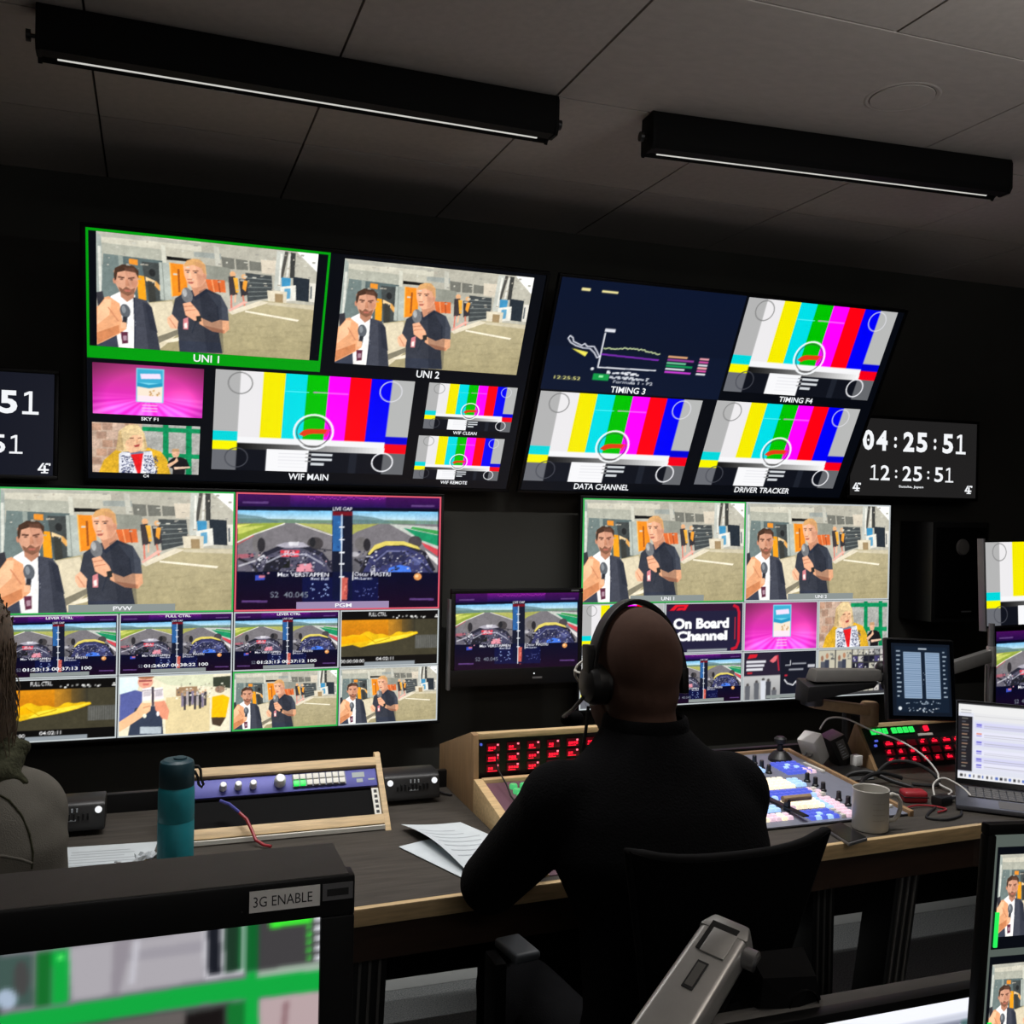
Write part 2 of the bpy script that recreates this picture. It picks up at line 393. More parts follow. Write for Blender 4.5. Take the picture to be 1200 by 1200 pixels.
PIC = {}
def pic_interview():
    c = Canvas(280, 158, [(97, 33), (1163, 150), (1045, 695), (32, 628)], bg=(178, 178, 170))
    p = c.poly
    # garage front and canopy
    p([(97, 33), (620, 88), (600, 150), (90, 110)], (198, 198, 188)); p([(97, 33), (300, 55), (620, 100), (620, 112), (250, 75), (100, 60)], (170, 172, 166))
    p([(110, 92), (402, 128), (400, 188), (110, 150)], (170, 174, 166)); p([(405, 105), (425, 108), (420, 200), (400, 200)], (205, 208, 200))
    p([(425, 118), (600, 140), (600, 180), (425, 165)], (182, 182, 172))
    p([(97, 33), (118, 60), (95, 380), (55, 380)], (152, 164, 164)); p([(95, 110), (110, 110), (90, 370), (75, 370)], (205, 210, 208))
    p([(118, 150), (402, 188), (395, 405), (80, 385)], (88, 104, 108)); p([(118, 150), (190, 160), (180, 390), (80, 385)], (108, 124, 126))
    p([(190, 160), (212, 163), (200, 390), (180, 388)], (142, 154, 152)); p([(240, 176), (282, 182), (280, 212), (238, 204)], (222, 142, 50))
    p([(268, 262), (306, 268), (300, 392), (262, 388)], (232, 158, 32)); p([(300, 192), (384, 200), (372, 402), (310, 408)], (66, 72, 74))
    c.ell(345, 250, 16, 20, (40, 42, 44)); p([(310, 270), (350, 290), (372, 315), (350, 318), (308, 290)], (226, 200, 158)); p([(355, 290), (378, 320), (370, 345), (352, 320)], (214, 160, 90))
    p([(318, 290), (350, 300), (346, 402), (312, 402)], (58, 60, 58))
    p([(384, 195), (434, 200), (424, 395), (368, 390)], (172, 182, 180)); c.line([(400, 200), (388, 390)], 1, (130, 140, 138))
    p([(425, 163), (545, 178), (545, 192), (425, 182)], (22, 22, 22)); p([(437, 198), (512, 206), (505, 365), (428, 372)], (226, 136, 36))
    p([(470, 230), (480, 230), (470, 350), (460, 350)], (150, 80, 30)); c.line([(437, 198), (428, 372)], 1.5, (245, 180, 90))
    # far building
    p([(600, 88), (965, 128), (935, 270), (600, 240)], (172, 172, 164)); p([(560, 140), (690, 150), (690, 180), (560, 165)], (150, 158, 158))
    p([(690, 165), (884, 196), (876, 240), (690, 226)], (112, 114, 110)); c.line([(755, 178), (752, 232)], 2, (176, 176, 168)); c.line([(820, 186), (816, 236)], 2, (176, 176, 168))
    p([(880, 180), (955, 185), (940, 260), (876, 250)], (205, 198, 186)); p([(660, 110), (685, 114), (682, 215), (657, 212)], (188, 190, 184))
    p([(590, 205), (725, 225), (722, 300), (596, 295)], (138, 142, 136))
    p([(598, 282), (692, 288), (690, 352), (608, 345)], (212, 106, 56)); c.line([(630, 285), (634, 350)], 1.5, (240, 160, 110)); c.line([(660, 287), (662, 350)], 1.5, (150, 70, 40))
    p([(797, 248), (922, 264), (914, 375), (788, 398)], (66, 72, 76))
    for k in range(5): c.line([(797, 275+k*24), (918, 284+k*20)], 1, (120, 128, 130))
    c.ell(735, 256, 14, 15, (222, 172, 132)); p([(712, 268), (745, 266), (744, 362), (706, 368)], (62, 56, 60)); p([(735, 274), (757, 276), (752, 350), (738, 352)], (242, 176, 66))
    c.ell(787, 268, 12, 13, (226, 178, 132)); p([(762, 278), (800, 282), (796, 362), (760, 372)], (56, 54, 60)); p([(782, 285), (802, 292), (786, 345), (772, 330)], (238, 160, 60))
    c.line([(714, 365), (706, 432)], 2.2, (206, 120, 108)); c.line([(735, 362), (728, 400)], 2, (222, 176, 150)); c.line([(770, 368), (772, 432)], 2.4, (208, 130, 112))
    # right: posts, canopy, crates
    p([(1055, 133), (1163, 150), (1148, 250)], (246, 246, 244)); p([(965, 133), (1003, 138), (965, 338), (922, 338)], (186, 192, 190))
    p([(1003, 138), (1020, 140), (975, 275), (960, 275)], (76, 76, 74)); p([(1030, 142), (1054, 146), (1030, 275), (1008, 275)], (60, 62, 62)); p([(980, 150), (990, 150), (955, 320), (946, 320)], (222, 224, 222))
    p([(1020, 150), (1030, 150), (1000, 270), (990, 270)], (214, 216, 214)); p([(1024, 268), (1102, 280), (1082, 398), (1012, 388)], (38, 46, 56)); p([(968, 272), (1012, 276), (1002, 335), (962, 330)], (62, 142, 192))
    p([(955, 320), (1032, 312), (1022, 392), (950, 396)], (220, 222, 220)); p([(975, 330), (1005, 328), (995, 380), (968, 384)], (96, 160, 200))
    p([(890, 338), (985, 346), (972, 412), (888, 405)], (212, 206, 190)); p([(925, 355), (965, 358), (958, 405), (920, 402)], (150, 130, 100)); p([(1100, 300), (1130, 304), (1110, 400), (1085, 396)], (216, 216, 212)); c.line([(1105, 320), (1095, 380)], 2, (70, 80, 90))
    # ground
    p([(300, 405), (430, 388), (610, 420), (700, 460), (860, 392), (1118, 418), (1045, 695), (300, 650)], (176, 168, 138), 1, (158, 150, 118))
    p([(300, 408), (425, 396), (440, 560), (330, 648)], (212, 204, 182)); p([(330, 580), (440, 540), (440, 565), (335, 612)], (126, 122, 108)); p([(360, 600), (440, 580), (440, 600), (380, 610)], (228, 222, 206))
    p([(690, 448), (850, 392), (892, 402), (705, 465)], (218, 212, 196)); p([(772, 443), (1024, 490), (1016, 499), (768, 451)], (232, 228, 214)); p([(690, 440), (770, 395), (790, 400), (695, 450)], (226, 176, 168))
    p([(892, 400), (1118, 418), (1108, 440), (880, 412)], (196, 190, 170))
    for k in range(26):
        x, y = rng.uniform(660, 1080), rng.uniform(480, 670); c.ell(x, y, rng.uniform(20, 60), rng.uniform(3, 8), (140, 132, 104), .25)
    # man on the left
    p([(32, 628), (38, 590), (110, 575), (150, 560), (150, 640)], (58, 64, 82)); p([(128, 372), (182, 345), (248, 365), (240, 500), (232, 642), (136, 640)], (232, 234, 240))
    p([(238, 376), (300, 394), (322, 430), (336, 648), (210, 642), (232, 520)], (66, 70, 84)); p([(290, 400), (322, 430), (334, 560), (300, 540)], (54, 58, 72)); c.line([(240, 380), (228, 520), (212, 640)], 1.5, (44, 50, 68))
    p([(178, 340), (246, 345), (242, 378), (205, 402), (178, 375)], (176, 126, 104))
    p([(158, 240), (180, 222), (262, 224), (274, 258), (270, 310), (246, 356), (212, 370), (176, 348), (158, 300)], (214, 162, 138)); c.ell(156, 292, 7, 15, (200, 140, 116))
    p([(156, 262), (166, 226), (205, 206), (258, 214), (280, 240), (274, 282), (264, 250), (214, 240), (176, 248), (166, 284), (158, 292)], (70, 50, 40))
    p([(172, 322), (192, 336), (210, 322), (232, 338), (252, 328), (246, 356), (212, 371), (178, 350)], (112, 76, 60), .85); p([(196, 338), (232, 340), (226, 350), (202, 348)], (176, 104, 92))
    c.line([(178, 272), (204, 276)], 2, (88, 58, 48)); c.line([(226, 280), (254, 276)], 2, (88, 58, 48)); c.ell(192, 284, 8, 4, (110, 80, 70)); c.ell(240, 287, 8, 4, (110, 80, 70)); p([(212, 282), (222, 284), (226, 320), (206, 320)], (196, 138, 112)); p([(236, 290), (268, 292), (262, 320), (240, 322)], (198, 138, 112), .6)
    p([(160, 415), (190, 405), (196, 440), (165, 445)], (246, 246, 248))
    p([(54, 430), (90, 380), (120, 372), (168, 410), (170, 500), (190, 505), (186, 540), (150, 565), (60, 610), (33, 622)], (224, 164, 124)); p([(60, 430), (100, 385), (130, 390), (110, 470), (45, 520)], (240, 190, 154)); p([(40, 560), (150, 520), (150, 560), (36, 618)], (196, 128, 88))
    c.line([(110, 430), (150, 500)], 1.5, (196, 130, 98)); p([(58, 352), (92, 346), (96, 384), (62, 424)], (54, 54, 62))
    c.ell(190, 448, 25, 36, (86, 92, 102)); c.ell(184, 440, 10, 20, (140, 148, 158), .8); p([(174, 478), (198, 478), (188, 530), (166, 528)], (44, 46, 54)); p([(162, 505), (190, 508), (186, 540), (158, 536)], (230, 180, 146)); p([(155, 556), (190, 556), (184, 614), (156, 617)], (92, 44, 66)); p([(164, 575), (182, 575), (180, 600), (163, 600)], (170, 140, 160))
    # man with the microphone
    p([(440, 382), (500, 345), (592, 328), (664, 366), (688, 430), (685, 497), (648, 502), (630, 560), (633, 664), (428, 656), (434, 545), (414, 462)], (54, 58, 70)); p([(600, 350), (664, 366), (688, 430), (685, 497), (640, 490), (640, 420)], (66, 72, 86)); p([(430, 600), (632, 610), (633, 664), (428, 656)], (50, 56, 72))
    c.line([(520, 400), (540, 470), (500, 560)], 1.2, (42, 48, 62)); c.line([(640, 420), (636, 490)], 1.4, (44, 50, 64)); p([(520, 375), (596, 325), (606, 345), (540, 392)], (44, 50, 66))
    p([(522, 305), (596, 285), (604, 328), (536, 372)], (198, 142, 116)); p([(500, 208), (530, 184), (572, 182), (604, 208), (607, 250), (600, 290), (574, 320), (536, 328), (510, 306), (500, 262)], (226, 174, 146))
    p([(500, 216), (520, 186), (550, 176), (585, 180), (608, 208), (608, 262), (596, 262), (588, 226), (548, 208), (515, 216)], (206, 160, 108)); c.ell(598, 268, 8, 15, (206, 146, 122)); p([(560, 250), (596, 270), (590, 300), (566, 318)], (212, 154, 128), .7)
    c.line([(508, 236), (528, 238)], 1.6, (120, 84, 66)); c.line([(544, 240), (570, 240)], 1.6, (120, 84, 66)); c.ell(519, 247, 7, 3.5, (84, 70, 70)); c.ell(556, 249, 8, 3.5, (84, 70, 70)); p([(524, 246), (532, 246), (534, 280), (516, 280)], (238, 190, 162)); c.line([(512, 283), (534, 284)], 1.4, (176, 118, 96)); p([(512, 296), (542, 297), (534, 306), (516, 305)], (168, 92, 84))
    c.ell(500, 366, 27, 40, (112, 115, 122)); c.ell(490, 352, 11, 22, (182, 186, 192), .8); p([(484, 404), (508, 404), (498, 480), (480, 478)], (40, 42, 48))
    p([(474, 408), (512, 400), (546, 450), (556, 492), (520, 497), (480, 468)], (228, 172, 142)); c.line([(478, 425), (520, 420)], 1.2, (190, 128, 102)); c.line([(482, 445), (530, 440)], 1.2, (190, 128, 102))
    p([(546, 478), (602, 505), (642, 492), (685, 497), (682, 540), (656, 562), (600, 552), (540, 512)], (222, 166, 132)); p([(560, 520), (660, 545), (656, 562), (600, 552)], (186, 126, 96)); p([(530, 474), (556, 470), (552, 500), (530, 502)], (48, 48, 48))
    p([(390, 482), (416, 464), (441, 500), (432, 540), (400, 536), (388, 506)], (232, 182, 152)); c.line([(400, 485), (425, 535)], 1.4, (200, 140, 112)); p([(466, 488), (492, 478), (484, 542), (460, 540)], (206, 130, 140)); p([(468, 510), (482, 508), (480, 535), (466, 535)], (236, 226, 228))
    c.poly([(212, 222), (262, 226), (270, 300), (246, 356), (226, 362)], (150, 100, 84), .28); c.poly([(560, 190), (604, 208), (604, 280), (574, 320), (556, 325)], (150, 100, 84), .25)
    c.poly([(560, 345), (592, 330), (664, 366), (640, 660), (560, 660)], (24, 28, 40), .28); c.poly([(280, 400), (322, 430), (336, 648), (280, 648)], (24, 28, 40), .3); c.speck(.02, .02, .98, .4, 70, [(196, 198, 192), (150, 150, 146), (170, 166, 158)], (.004, .02), (.004, .016))
    c.a = np.clip(c.a*np.array([1.08, 1.06, 1.02]), 0, 1); c.texture(.022)
    return c.blur(1).grain(.025)
def pic_racing():
    c = Canvas(240, 135, [(36, 32), (1166, 48), (1156, 668), (30, 690)], bg=(6, 8, 34)); p = c.poly
    p([(30, 25), (1170, 40), (1170, 112), (30, 108)], (112, 20, 128), 1, (22, 12, 70)); p([(30, 25), (330, 30), (330, 110), (30, 108)], (40, 8, 60), .6); p([(860, 40), (1170, 40), (1170, 112), (860, 110)], (40, 8, 60), .6)
    p([(30, 470), (1170, 465), (1170, 700), (30, 700)], (5, 8, 36), 1, (26, 4, 30)); p([(400, 500), (820, 500), (820, 640), (400, 640)], (12, 24, 80), .6)
    for (x0, x1, s) in ((40, 563, 0), (675, 1152, 1)):
        p([(x0, 130), (x1, 130), (x1, 200), (x0, 200)], (118, 190, 232), 1, (226, 236, 234)); p([(x0, 176), (x1, 180), (x1, 205), (x0, 205)], (112, 140, 118)); p([(x0, 150), (x0+130, 165), (x0+240, 195), (x0, 200)], (92, 124, 128), .7)
        p([(x0, 200), (x1, 200), (x1, 470), (x0, 470)], (122, 118, 122))
    p([(40, 205), (305, 198), (130, 262), (40, 306)], (150, 168, 66)); p([(40, 225), (200, 212), (60, 260), (40, 262)], (196, 204, 100)); p([(40, 212), (120, 206), (60, 222), (40, 225)], (226, 222, 120)); c.line([(40, 308), (130, 264), (300, 202)], 1.4, (232, 230, 220))
    p([(360, 200), (563, 204), (563, 262), (480, 232)], (176, 178, 96)); c.line([(360, 200), (563, 266)], 1.2, (226, 222, 214)); c.line([(40, 320), (130, 270)], 1, (200, 80, 80))
    p([(675, 205), (820, 200), (700, 245), (675, 262)], (170, 172, 90)); p([(880, 200), (1152, 215), (1152, 345), (1060, 300)], (196, 200, 192)); p([(960, 222), (1152, 262), (1152, 322), (1060, 290)], (28, 148, 100)); p([(1010, 215), (1152, 236), (1152, 258), (1000, 226)], (60, 160, 80)); p([(1060, 300), (1152, 340), (1152, 380), (1080, 330)], (214, 74, 84)); p([(1080, 345), (1152, 390), (1152, 430), (1100, 380)], (230, 226, 224))
    for k in range(12): c.line([(1030+k*10, 140), (1030+k*10, 200)], .6, (120, 160, 200), .6)
    for k in range(9): c.line([(680+k*12, 150+k*3), (680+k*12, 200)], .6, (110, 140, 170), .6)
    # car, left half
    c.ell(155, 318, 32, 42, (120, 116, 116)); c.ell(172, 322, 22, 40, (48, 46, 50)); c.ell(470, 312, 44, 36, (70, 66, 68)); c.ell(455, 305, 16, 28, (40, 40, 44)); p([(40, 375), (130, 370), (130, 392), (40, 400)], (170, 100, 112)); p([(40, 400), (150, 395), (150, 470), (40, 470)], (104, 100, 112))
    p([(135, 470), (190, 370), (300, 325), (400, 325), (500, 365), (560, 430), (560, 470)], (84, 82, 100)); c.line([(145, 450), (190, 375), (300, 326), (400, 326), (505, 372), (570, 455)], 5, (40, 40, 54)); p([(278, 350), (382, 350), (384, 386), (278, 388)], (218, 60, 74)); c.text('RB', 300, 354, 360, 382, (246, 190, 196))
    p([(250, 325), (300, 308), (400, 305), (440, 330), (380, 336), (300, 338)], (176, 172, 184)); p([(320, 305), (380, 303), (376, 325), (326, 326)], (226, 224, 230)); c.speck(.1, .52, .45, .68, 60, [(190, 188, 200), (40, 40, 60), (60, 60, 90), (226, 160, 170), (110, 108, 130)]); p([(370, 430), (450, 420), (465, 470), (366, 470)], (226, 146, 160)); p([(270, 400), (330, 405), (330, 450), (268, 450)], (30, 32, 30)); p([(246, 440), (266, 438), (262, 470), (244, 470)], (240, 240, 240)); p([(150, 400), (185, 375), (195, 385), (165, 415)], (220, 220, 226))
    # car, right half
    c.ell(725, 312, 36, 38, (112, 108, 108)); c.ell(757, 318, 20, 36, (44, 42, 46)); c.ell(1025, 300, 38, 34, (74, 68, 72)); p([(676, 390), (760, 385), (750, 470), (676, 470)], (100, 98, 104))
    p([(720, 470), (760, 370), (860, 320), (980, 325), (1080, 380), (1130, 470)], (58, 60, 104)); c.line([(728, 462), (770, 366), (860, 312), (980, 315), (1080, 366), (1128, 455)], 4.5, (36, 36, 46)); p([(762, 366), (800, 318), (860, 296), (960, 296), (1040, 324), (1056, 344), (960, 318), (860, 322), (800, 346), (768, 378)], (226, 208, 104))
    c.speck(.66, .54, .95, .68, 60, [(90, 96, 150), (30, 30, 50), (140, 144, 190), (50, 50, 80), (200, 200, 210)]); p([(880, 446), (940, 428), (995, 440), (1005, 468), (872, 468)], (70, 122, 232)); c.ell(905, 385, 32, 20, (46, 48, 60)); c.ell(1035, 410, 34, 20, (84, 90, 140)); p([(780, 440), (800, 430), (805, 468), (775, 468)], (200, 200, 206))
    p([(210, 392), (268, 388), (330, 400), (268, 470), (180, 470)], (34, 34, 44)); p([(390, 360), (470, 372), (530, 430), (540, 470), (470, 470), (440, 410)], (66, 66, 92)); c.line([(200, 420), (300, 372), (420, 372), (520, 430)], 2, (190, 190, 204), .8); c.line([(50, 400), (120, 430), (150, 470)], 3, (44, 42, 48)); c.line([(50, 440), (140, 410)], 2, (190, 188, 196)); c.line([(470, 340), (560, 350)], 1.5, (60, 58, 64))
    p([(790, 400), (860, 352), (940, 350), (1000, 372), (960, 410), (880, 425), (820, 440)], (44, 46, 78)); c.line([(800, 410), (870, 352), (960, 352), (1060, 420)], 2, (120, 124, 170), .8); c.line([(690, 400), (740, 430), (720, 470)], 3, (44, 42, 48)); c.line([(1060, 420), (1110, 470)], 3, (40, 42, 70)); c.line([(640, 360), (720, 360)], 1.6, (70, 68, 74)); c.ell(690, 370, 26, 14, (206, 204, 210), .7)
    for sx in (0, 640): c.speck((60+sx)/1200, .48, (500+sx)/1200, .66, 120, [(28, 28, 38), (200, 198, 210), (70, 70, 96), (120, 118, 132), (40, 40, 60)], (.004, .014), (.006, .016))
    # gap column
    p([(565, 155), (622, 155), (620, 355), (565, 355)], (44, 96, 156)); c.speck(.475, .2, .515, .5, 26, [(90, 150, 200), (30, 70, 130), (60, 120, 180)]); p([(622, 155), (676, 155), (676, 470), (566, 470), (566, 355), (622, 355)], (22, 26, 44)); p([(565, 132), (676, 132), (676, 156), (565, 156)], (112, 20, 32)); p([(566, 470), (676, 470), (676, 625), (566, 625)], (12, 18, 52))
    p([(614, 500), (652, 502), (648, 625), (612, 625)], (204, 96, 84)); c.speck(.515, .76, .54, .95, 14, [(150, 60, 60), (230, 150, 130)]); c.line([(616, 150), (614, 640)], 1.4, (226, 232, 240))
    for y in (220, 290, 362, 425, 497): c.line([(604, y), (630, y)], 1.6, (240, 242, 246))
    c.text('LIVE GAP', 565, 108, 674, 128, (250, 250, 250)); c.text('Max VERSTAPPEN', 264, 474, 546, 497, (246, 246, 250)); c.text('Red Bull', 448, 500, 546, 516, (226, 228, 236)); c.text('Oscar PIASTRI', 688, 470, 888, 492, (246, 246, 250)); c.text('McLaren', 688, 496, 786, 512, (226, 228, 236)); c.line([(680, 470), (679, 515)], 1.2, (246, 246, 246))
    c.text('S2  40.045', 224, 582, 432, 614, (120, 128, 140), .01); p([(140, 492), (194, 490), (192, 516), (140, 520)], (60, 80, 190)); p([(160, 492), (194, 490), (192, 504), (160, 506)], (206, 120, 140)); c.ell(1040, 494, 22, 20, (226, 150, 84)); c.ell(1035, 490, 10, 9, (246, 206, 150))
    for (x0, x1, y) in ((70, 208, 86), (1005, 1130, 98), (70, 205, 636), (998, 1128, 620)): c.line([(x0, y), (x1, y)], 2.4, (92, 62, 120))
    for k in range(22): c.ell(rng.uniform(440, 545), rng.uniform(530, 620), 4, 4, (150, 170, 220)); c.ell(rng.uniform(690, 830), rng.uniform(530, 610), 3, 3, (110, 120, 180))
    for k in range(40): c.ell(430+k*11, rng.uniform(50, 66), 4, 3, (190, 60, 190))
    c.texture(.03, ((40, 22), (120, 68))); return c.blur(1).grain(.02)
def pic_bars(low=False):
    c = Canvas(240, 135, bg=(14, 17, 26)); r = c.rect
    cols = [(228, 226, 228), (236, 226, 0), (0, 214, 222), (0, 186, 0), (250, 0, 250), (252, 0, 16), (0, 0, 240)]
    for i, k in enumerate(cols): r(.12+i*.1086, 0, .12+(i+1)*.1086+.001, .655, k)
    r(0, 0, .12, .79, (172, 172, 172)); r(.88, 0, 1, .59, (176, 177, 176)); r(0, .6, .12, .7, (0, 206, 210)); r(0, .7, .12, .79, (240, 236, 0)); r(0, .79, .12, 1, (102, 104, 110))
    r(.88, .59, 1, .67, (0, 0, 206)); r(.88, .67, 1, .77, (236, 0, 24)); r(.88, .77, 1, 1, (98, 100, 104)); r(.12, .655, .88, .72, (236, 236, 238))
    for i in range(40): t = i/39; g = 20+215*t; r(.12+i*.019, .715, .12+(i+1)*.0191, .78, (g, g, g))
    r(.7, .78, .74, 1, (28, 32, 42)); r(.27, .77, .485, 1, (238, 238, 240)); 
    for i in range(5): r(.33, .81+i*.035, .47, .814+i*.035, (206, 206, 212))
    for i in range(3): r(.5, .80+i*.05, .61-.04*(i == 2), .825+i*.05, (206, 210, 214))
    for i in range(3): r(.47, .80+i*.04, .5, .812+i*.04, (150, 150, 150))
    r(.34, .17, .46, .178, (90, 230, 236)); r(.48, .165, .66, .175, (252, 120, 252)); r(.5, .17, .56, .176, (150, 240, 150))
    a = 16/9; w = 1.3
    c.ring(.12, .12, .058, .058*a, w, (120, 120, 120)); c.ring(.88, .12, .058, .058*a, w, (214, 214, 220)); c.ring(.88, .87, .056, .056*a, 1.8, (236, 236, 240)); c.ring(.12, .87, .056, .056*a, w, (70, 72, 80))
    c.ring(.5, .575, .1, .1*a, 2.6, (236, 238, 240)); c.ring(.5, .575, .086, .086*a, 1, (60, 60, 60))
    c.poly([(.425, .605), (.445, .565), (.47, .545), (.57, .54), (.56, .59), (.5, .592), (.47, .605), (.455, .625)], (222, 60, 20)); c.poly([(.57, .54), (.588, .54), (.568, .62), (.553, .62)], (250, 30, 140))
    return c.blur(1)
def pic_poster():
    c = Canvas(140, 79, bg=(206, 60, 150)); A = c.a; Y, X = np.mgrid[0:c.H, 0:c.W]; u = X/c.W-.5; v = Y/c.H-.62
    th = np.arctan2(v, u); ray = .5+.5*np.sin(th*9+1)*np.sin(th*17); t = np.clip(v+.5, 0, 1)
    top = np.array([196, 62, 140])/255.; bot = np.array([250, 30, 226])/255.
    A[:] = top*(1-t[..., None])+bot*t[..., None]
    A += (ray*np.clip(v*1.6+.1, 0, .5))[..., None]*np.array([.5, .75, .5]); A += (np.exp(-((u-.3)**2/.03+(v+.02)**2/.03))*.3)[..., None]*np.array([.6, .5, .3])
    A *= (1-np.clip(np.hypot(u*1.1, v*.9)-.42, 0, .5)*1.2)[..., None]
    c.a = np.clip(A, 0, 1)
    c.rect(.385, .06, .635, .73, (120, 210, 232)); c.rect(.395, .08, .625, .34, (60, 170, 205)); c.poly([(.395, .34), (.5, .38), (.625, .33), (.625, .42), (.5, .45), (.395, .42)], (40, 150, 190))
    c.poly([(.395, .42), (.5, .45), (.625, .4), (.625, .72), (.395, .72)], (242, 226, 206)); c.poly([(.42, .17), (.6, .15), (.61, .25), (.43, .27)], (236, 220, 244)); c.speck(.5, .46, .6, .6, 12, [(214, 170, 110), (190, 140, 90)], (.008, .02), (.02, .04)); c.rect(.4, .6, .62, .72, (246, 226, 236))
    for i in range(3): c.rect(.44, .78+i*.06, .58, .8+i*.06, (244, 180, 226))
    return c.blur(2)
def pic_woman():
    c = Canvas(140, 79, [(68, 610), (1115, 665), (1095, 1118), (68, 1092)], bg=(196, 170, 150)); p = c.poly
    for i in range(6):
        for k in range(4):
            x = 60+k*110+(i % 2)*50; y = 620+i*82; p([(x, y), (x+100, y+4), (x+100, y+72), (x, y+68)], [(190, 150, 126), (176, 142, 122), (206, 176, 156)][(i+k) % 3])
    p([(560, 630), (1120, 650), (1110, 1130), (560, 1110)], (172, 172, 166)); 
    for x in (760, 980): p([(x, 640), (x+55, 645), (x+50, 1130), (x-5, 1120)], (10, 138, 84))
    for y in (660, 900): p([(560, y), (1120, y+30), (1120, y+72), (560, y+40)], (14, 142, 88))
    p([(130, 1100), (180, 980), (300, 880), (420, 860), (620, 860), (740, 900), (800, 980), (830, 1120)], (226, 176, 44)); p([(330, 920), (360, 900), (640, 890), (700, 1110), (330, 1105)], (120, 124, 150)); c.speck(.27, .66, .6, 1, 150, [(238, 238, 244), (50, 54, 90), (90, 96, 130)], (.006, .014), (.01, .02)); p([(440, 930), (580, 920), (540, 1100), (510, 1105)], (226, 30, 34))
    p([(330, 700), (420, 640), (520, 640), (580, 720), (610, 860), (580, 900), (500, 890), (360, 900), (300, 880), (320, 780)], (226, 200, 150)); p([(390, 770), (420, 720), (530, 710), (565, 770), (560, 850), (520, 900), (440, 910), (395, 860)], (240, 190, 150)); p([(370, 740), (450, 690), (560, 700), (560, 740), (470, 740), (400, 800), (385, 870), (350, 880)], (222, 196, 148))
    c.line([(440, 770), (475, 768)], 1.5, (120, 80, 60)); c.line([(520, 770), (550, 768)], 1.5, (120, 80, 60)); p([(475, 840), (535, 825), (530, 850), (490, 856)], (176, 70, 66)); p([(500, 780), (520, 780), (520, 815), (500, 815)], (226, 170, 130))
    c.ell(880, 915, 36, 44, (220, 172, 140)); p([(840, 900), (850, 872), (910, 872), (918, 900)], (190, 150, 110)); p([(810, 990), (860, 955), (930, 950), (985, 975), (1015, 1050), (970, 1070), (965, 1120), (850, 1120), (850, 1060), (800, 1040)], (28, 26, 30)); p([(800, 1020), (870, 985), (890, 950), (905, 990), (810, 1055)], (226, 180, 146)); p([(860, 1045), (1015, 1040), (1020, 1055), (870, 1070)], (232, 196, 170))
    c.poly([(330, 920), (360, 900), (440, 910), (510, 1105), (330, 1105)], (226, 228, 236)); c.poly([(570, 900), (650, 895), (700, 1110), (540, 1105)], (226, 228, 236)); c.speck(.26, .64, .38, 1, 130, [(40, 44, 80), (80, 86, 120)], (.006, .012), (.012, .022)); c.speck(.47, .62, .6, 1, 130, [(40, 44, 80), (80, 86, 120)], (.006, .012), (.012, .022))
    p([(450, 925), (570, 915), (530, 1050), (505, 1050)], (226, 30, 34)); p([(330, 720), (352, 690), (380, 880), (330, 890), (300, 880)], (190, 160, 110), .7); p([(570, 700), (606, 860), (580, 895)], (190, 160, 110), .7); c.texture(.05); return c.blur(1).grain(.02)
def pic_onboard():
    c = Canvas(120, 68, bg=(34, 32, 58)); c.rect(0, 0, 1, .16, (56, 16, 44), .7)
    c.poly([(.05, .14), (.12, .03), (.26, .03), (.25, .07), (.15, .07), (.11, .14)], (230, 20, 40)); c.poly([(.13, .14), (.16, .09), (.24, .09), (.22, .13), (.18, .14)], (230, 20, 40)); c.poly([(.25, .03), (.29, .03), (.25, .14), (.21, .14)], (230, 20, 40))
    c.text('On Board', .10, .30, .82, .52, (252, 252, 252), .05); c.text('Channel', .14, .56, .80, .76, (252, 252, 252), .05)
    c.line([(.88, .06), (.93, .1), (.95, .2), (.95, .8), (.92, .92), (.86, .95)], 4, (200, 24, 48)); c.line([(.9, .3), (.9, .75)], 1.5, (214, 40, 60)); c.rect(.28, .93, .8, .98, (150, 156, 160)); return c.blur(1)
def pic_thermal():
    c = Canvas(136, 77, bg=(10, 9, 8)); c.rect(0, .17, 1, .82, (66, 62, 46)); c.rect(0, .17, .62, .5, (218, 140, 22), 1, (200, 120, 16))
    for i in range(14): c.rect(.48+i*.02, .17, .5+i*.02, .5, (66+(12-i)*10, 58+(12-i)*6, 40), .8)
    c.rect(.76, .46, 1, .7, (84, 84, 78)); 
    for i in range(12): c.rect(.77+i*.02, .47, .778+i*.02, .7, (104, 104, 100))
    pts = [(0, .46)]+[(x, .42+.03*math.sin(x*17)+.02*math.sin(x*41)) for x in np.linspace(.05, .7, 20)]+[(.78, .40), (.79, .43), (.68, .5), (.5, .57), (.3, .62), (.2, .66), (.12, .61), (0, .64)]
    c.poly(pts, (238, 190, 22)); c.poly([(0, .48), (.25, .44), (.3, .54), (0, .6)], (250, 178, 8)); c.poly([(.35, .52), (.6, .46), (.78, .41), (.68, .49), (.5, .56), (.25, .63)], (250, 226, 60)); c.line([(.25, .46), (.35, .58), (.5, .5)], 1, (200, 150, 10)); c.texture(.03)
    c.text('FULL CTRL', .28, .04, .46, .11, (240, 240, 240)); c.speck(.52, .09, .98, .13, 22, [(230, 230, 226), (150, 150, 146)], (.012, .02), (.02, .03)); c.text('00:00:00:00', .0, .87, .24, .93, (240, 240, 240)); c.text('04:02:11', .36, .84, .54, .9, (240, 240, 240)); c.rect(.24, .92, .76, .99, (142, 150, 156)); return c.blur(1)
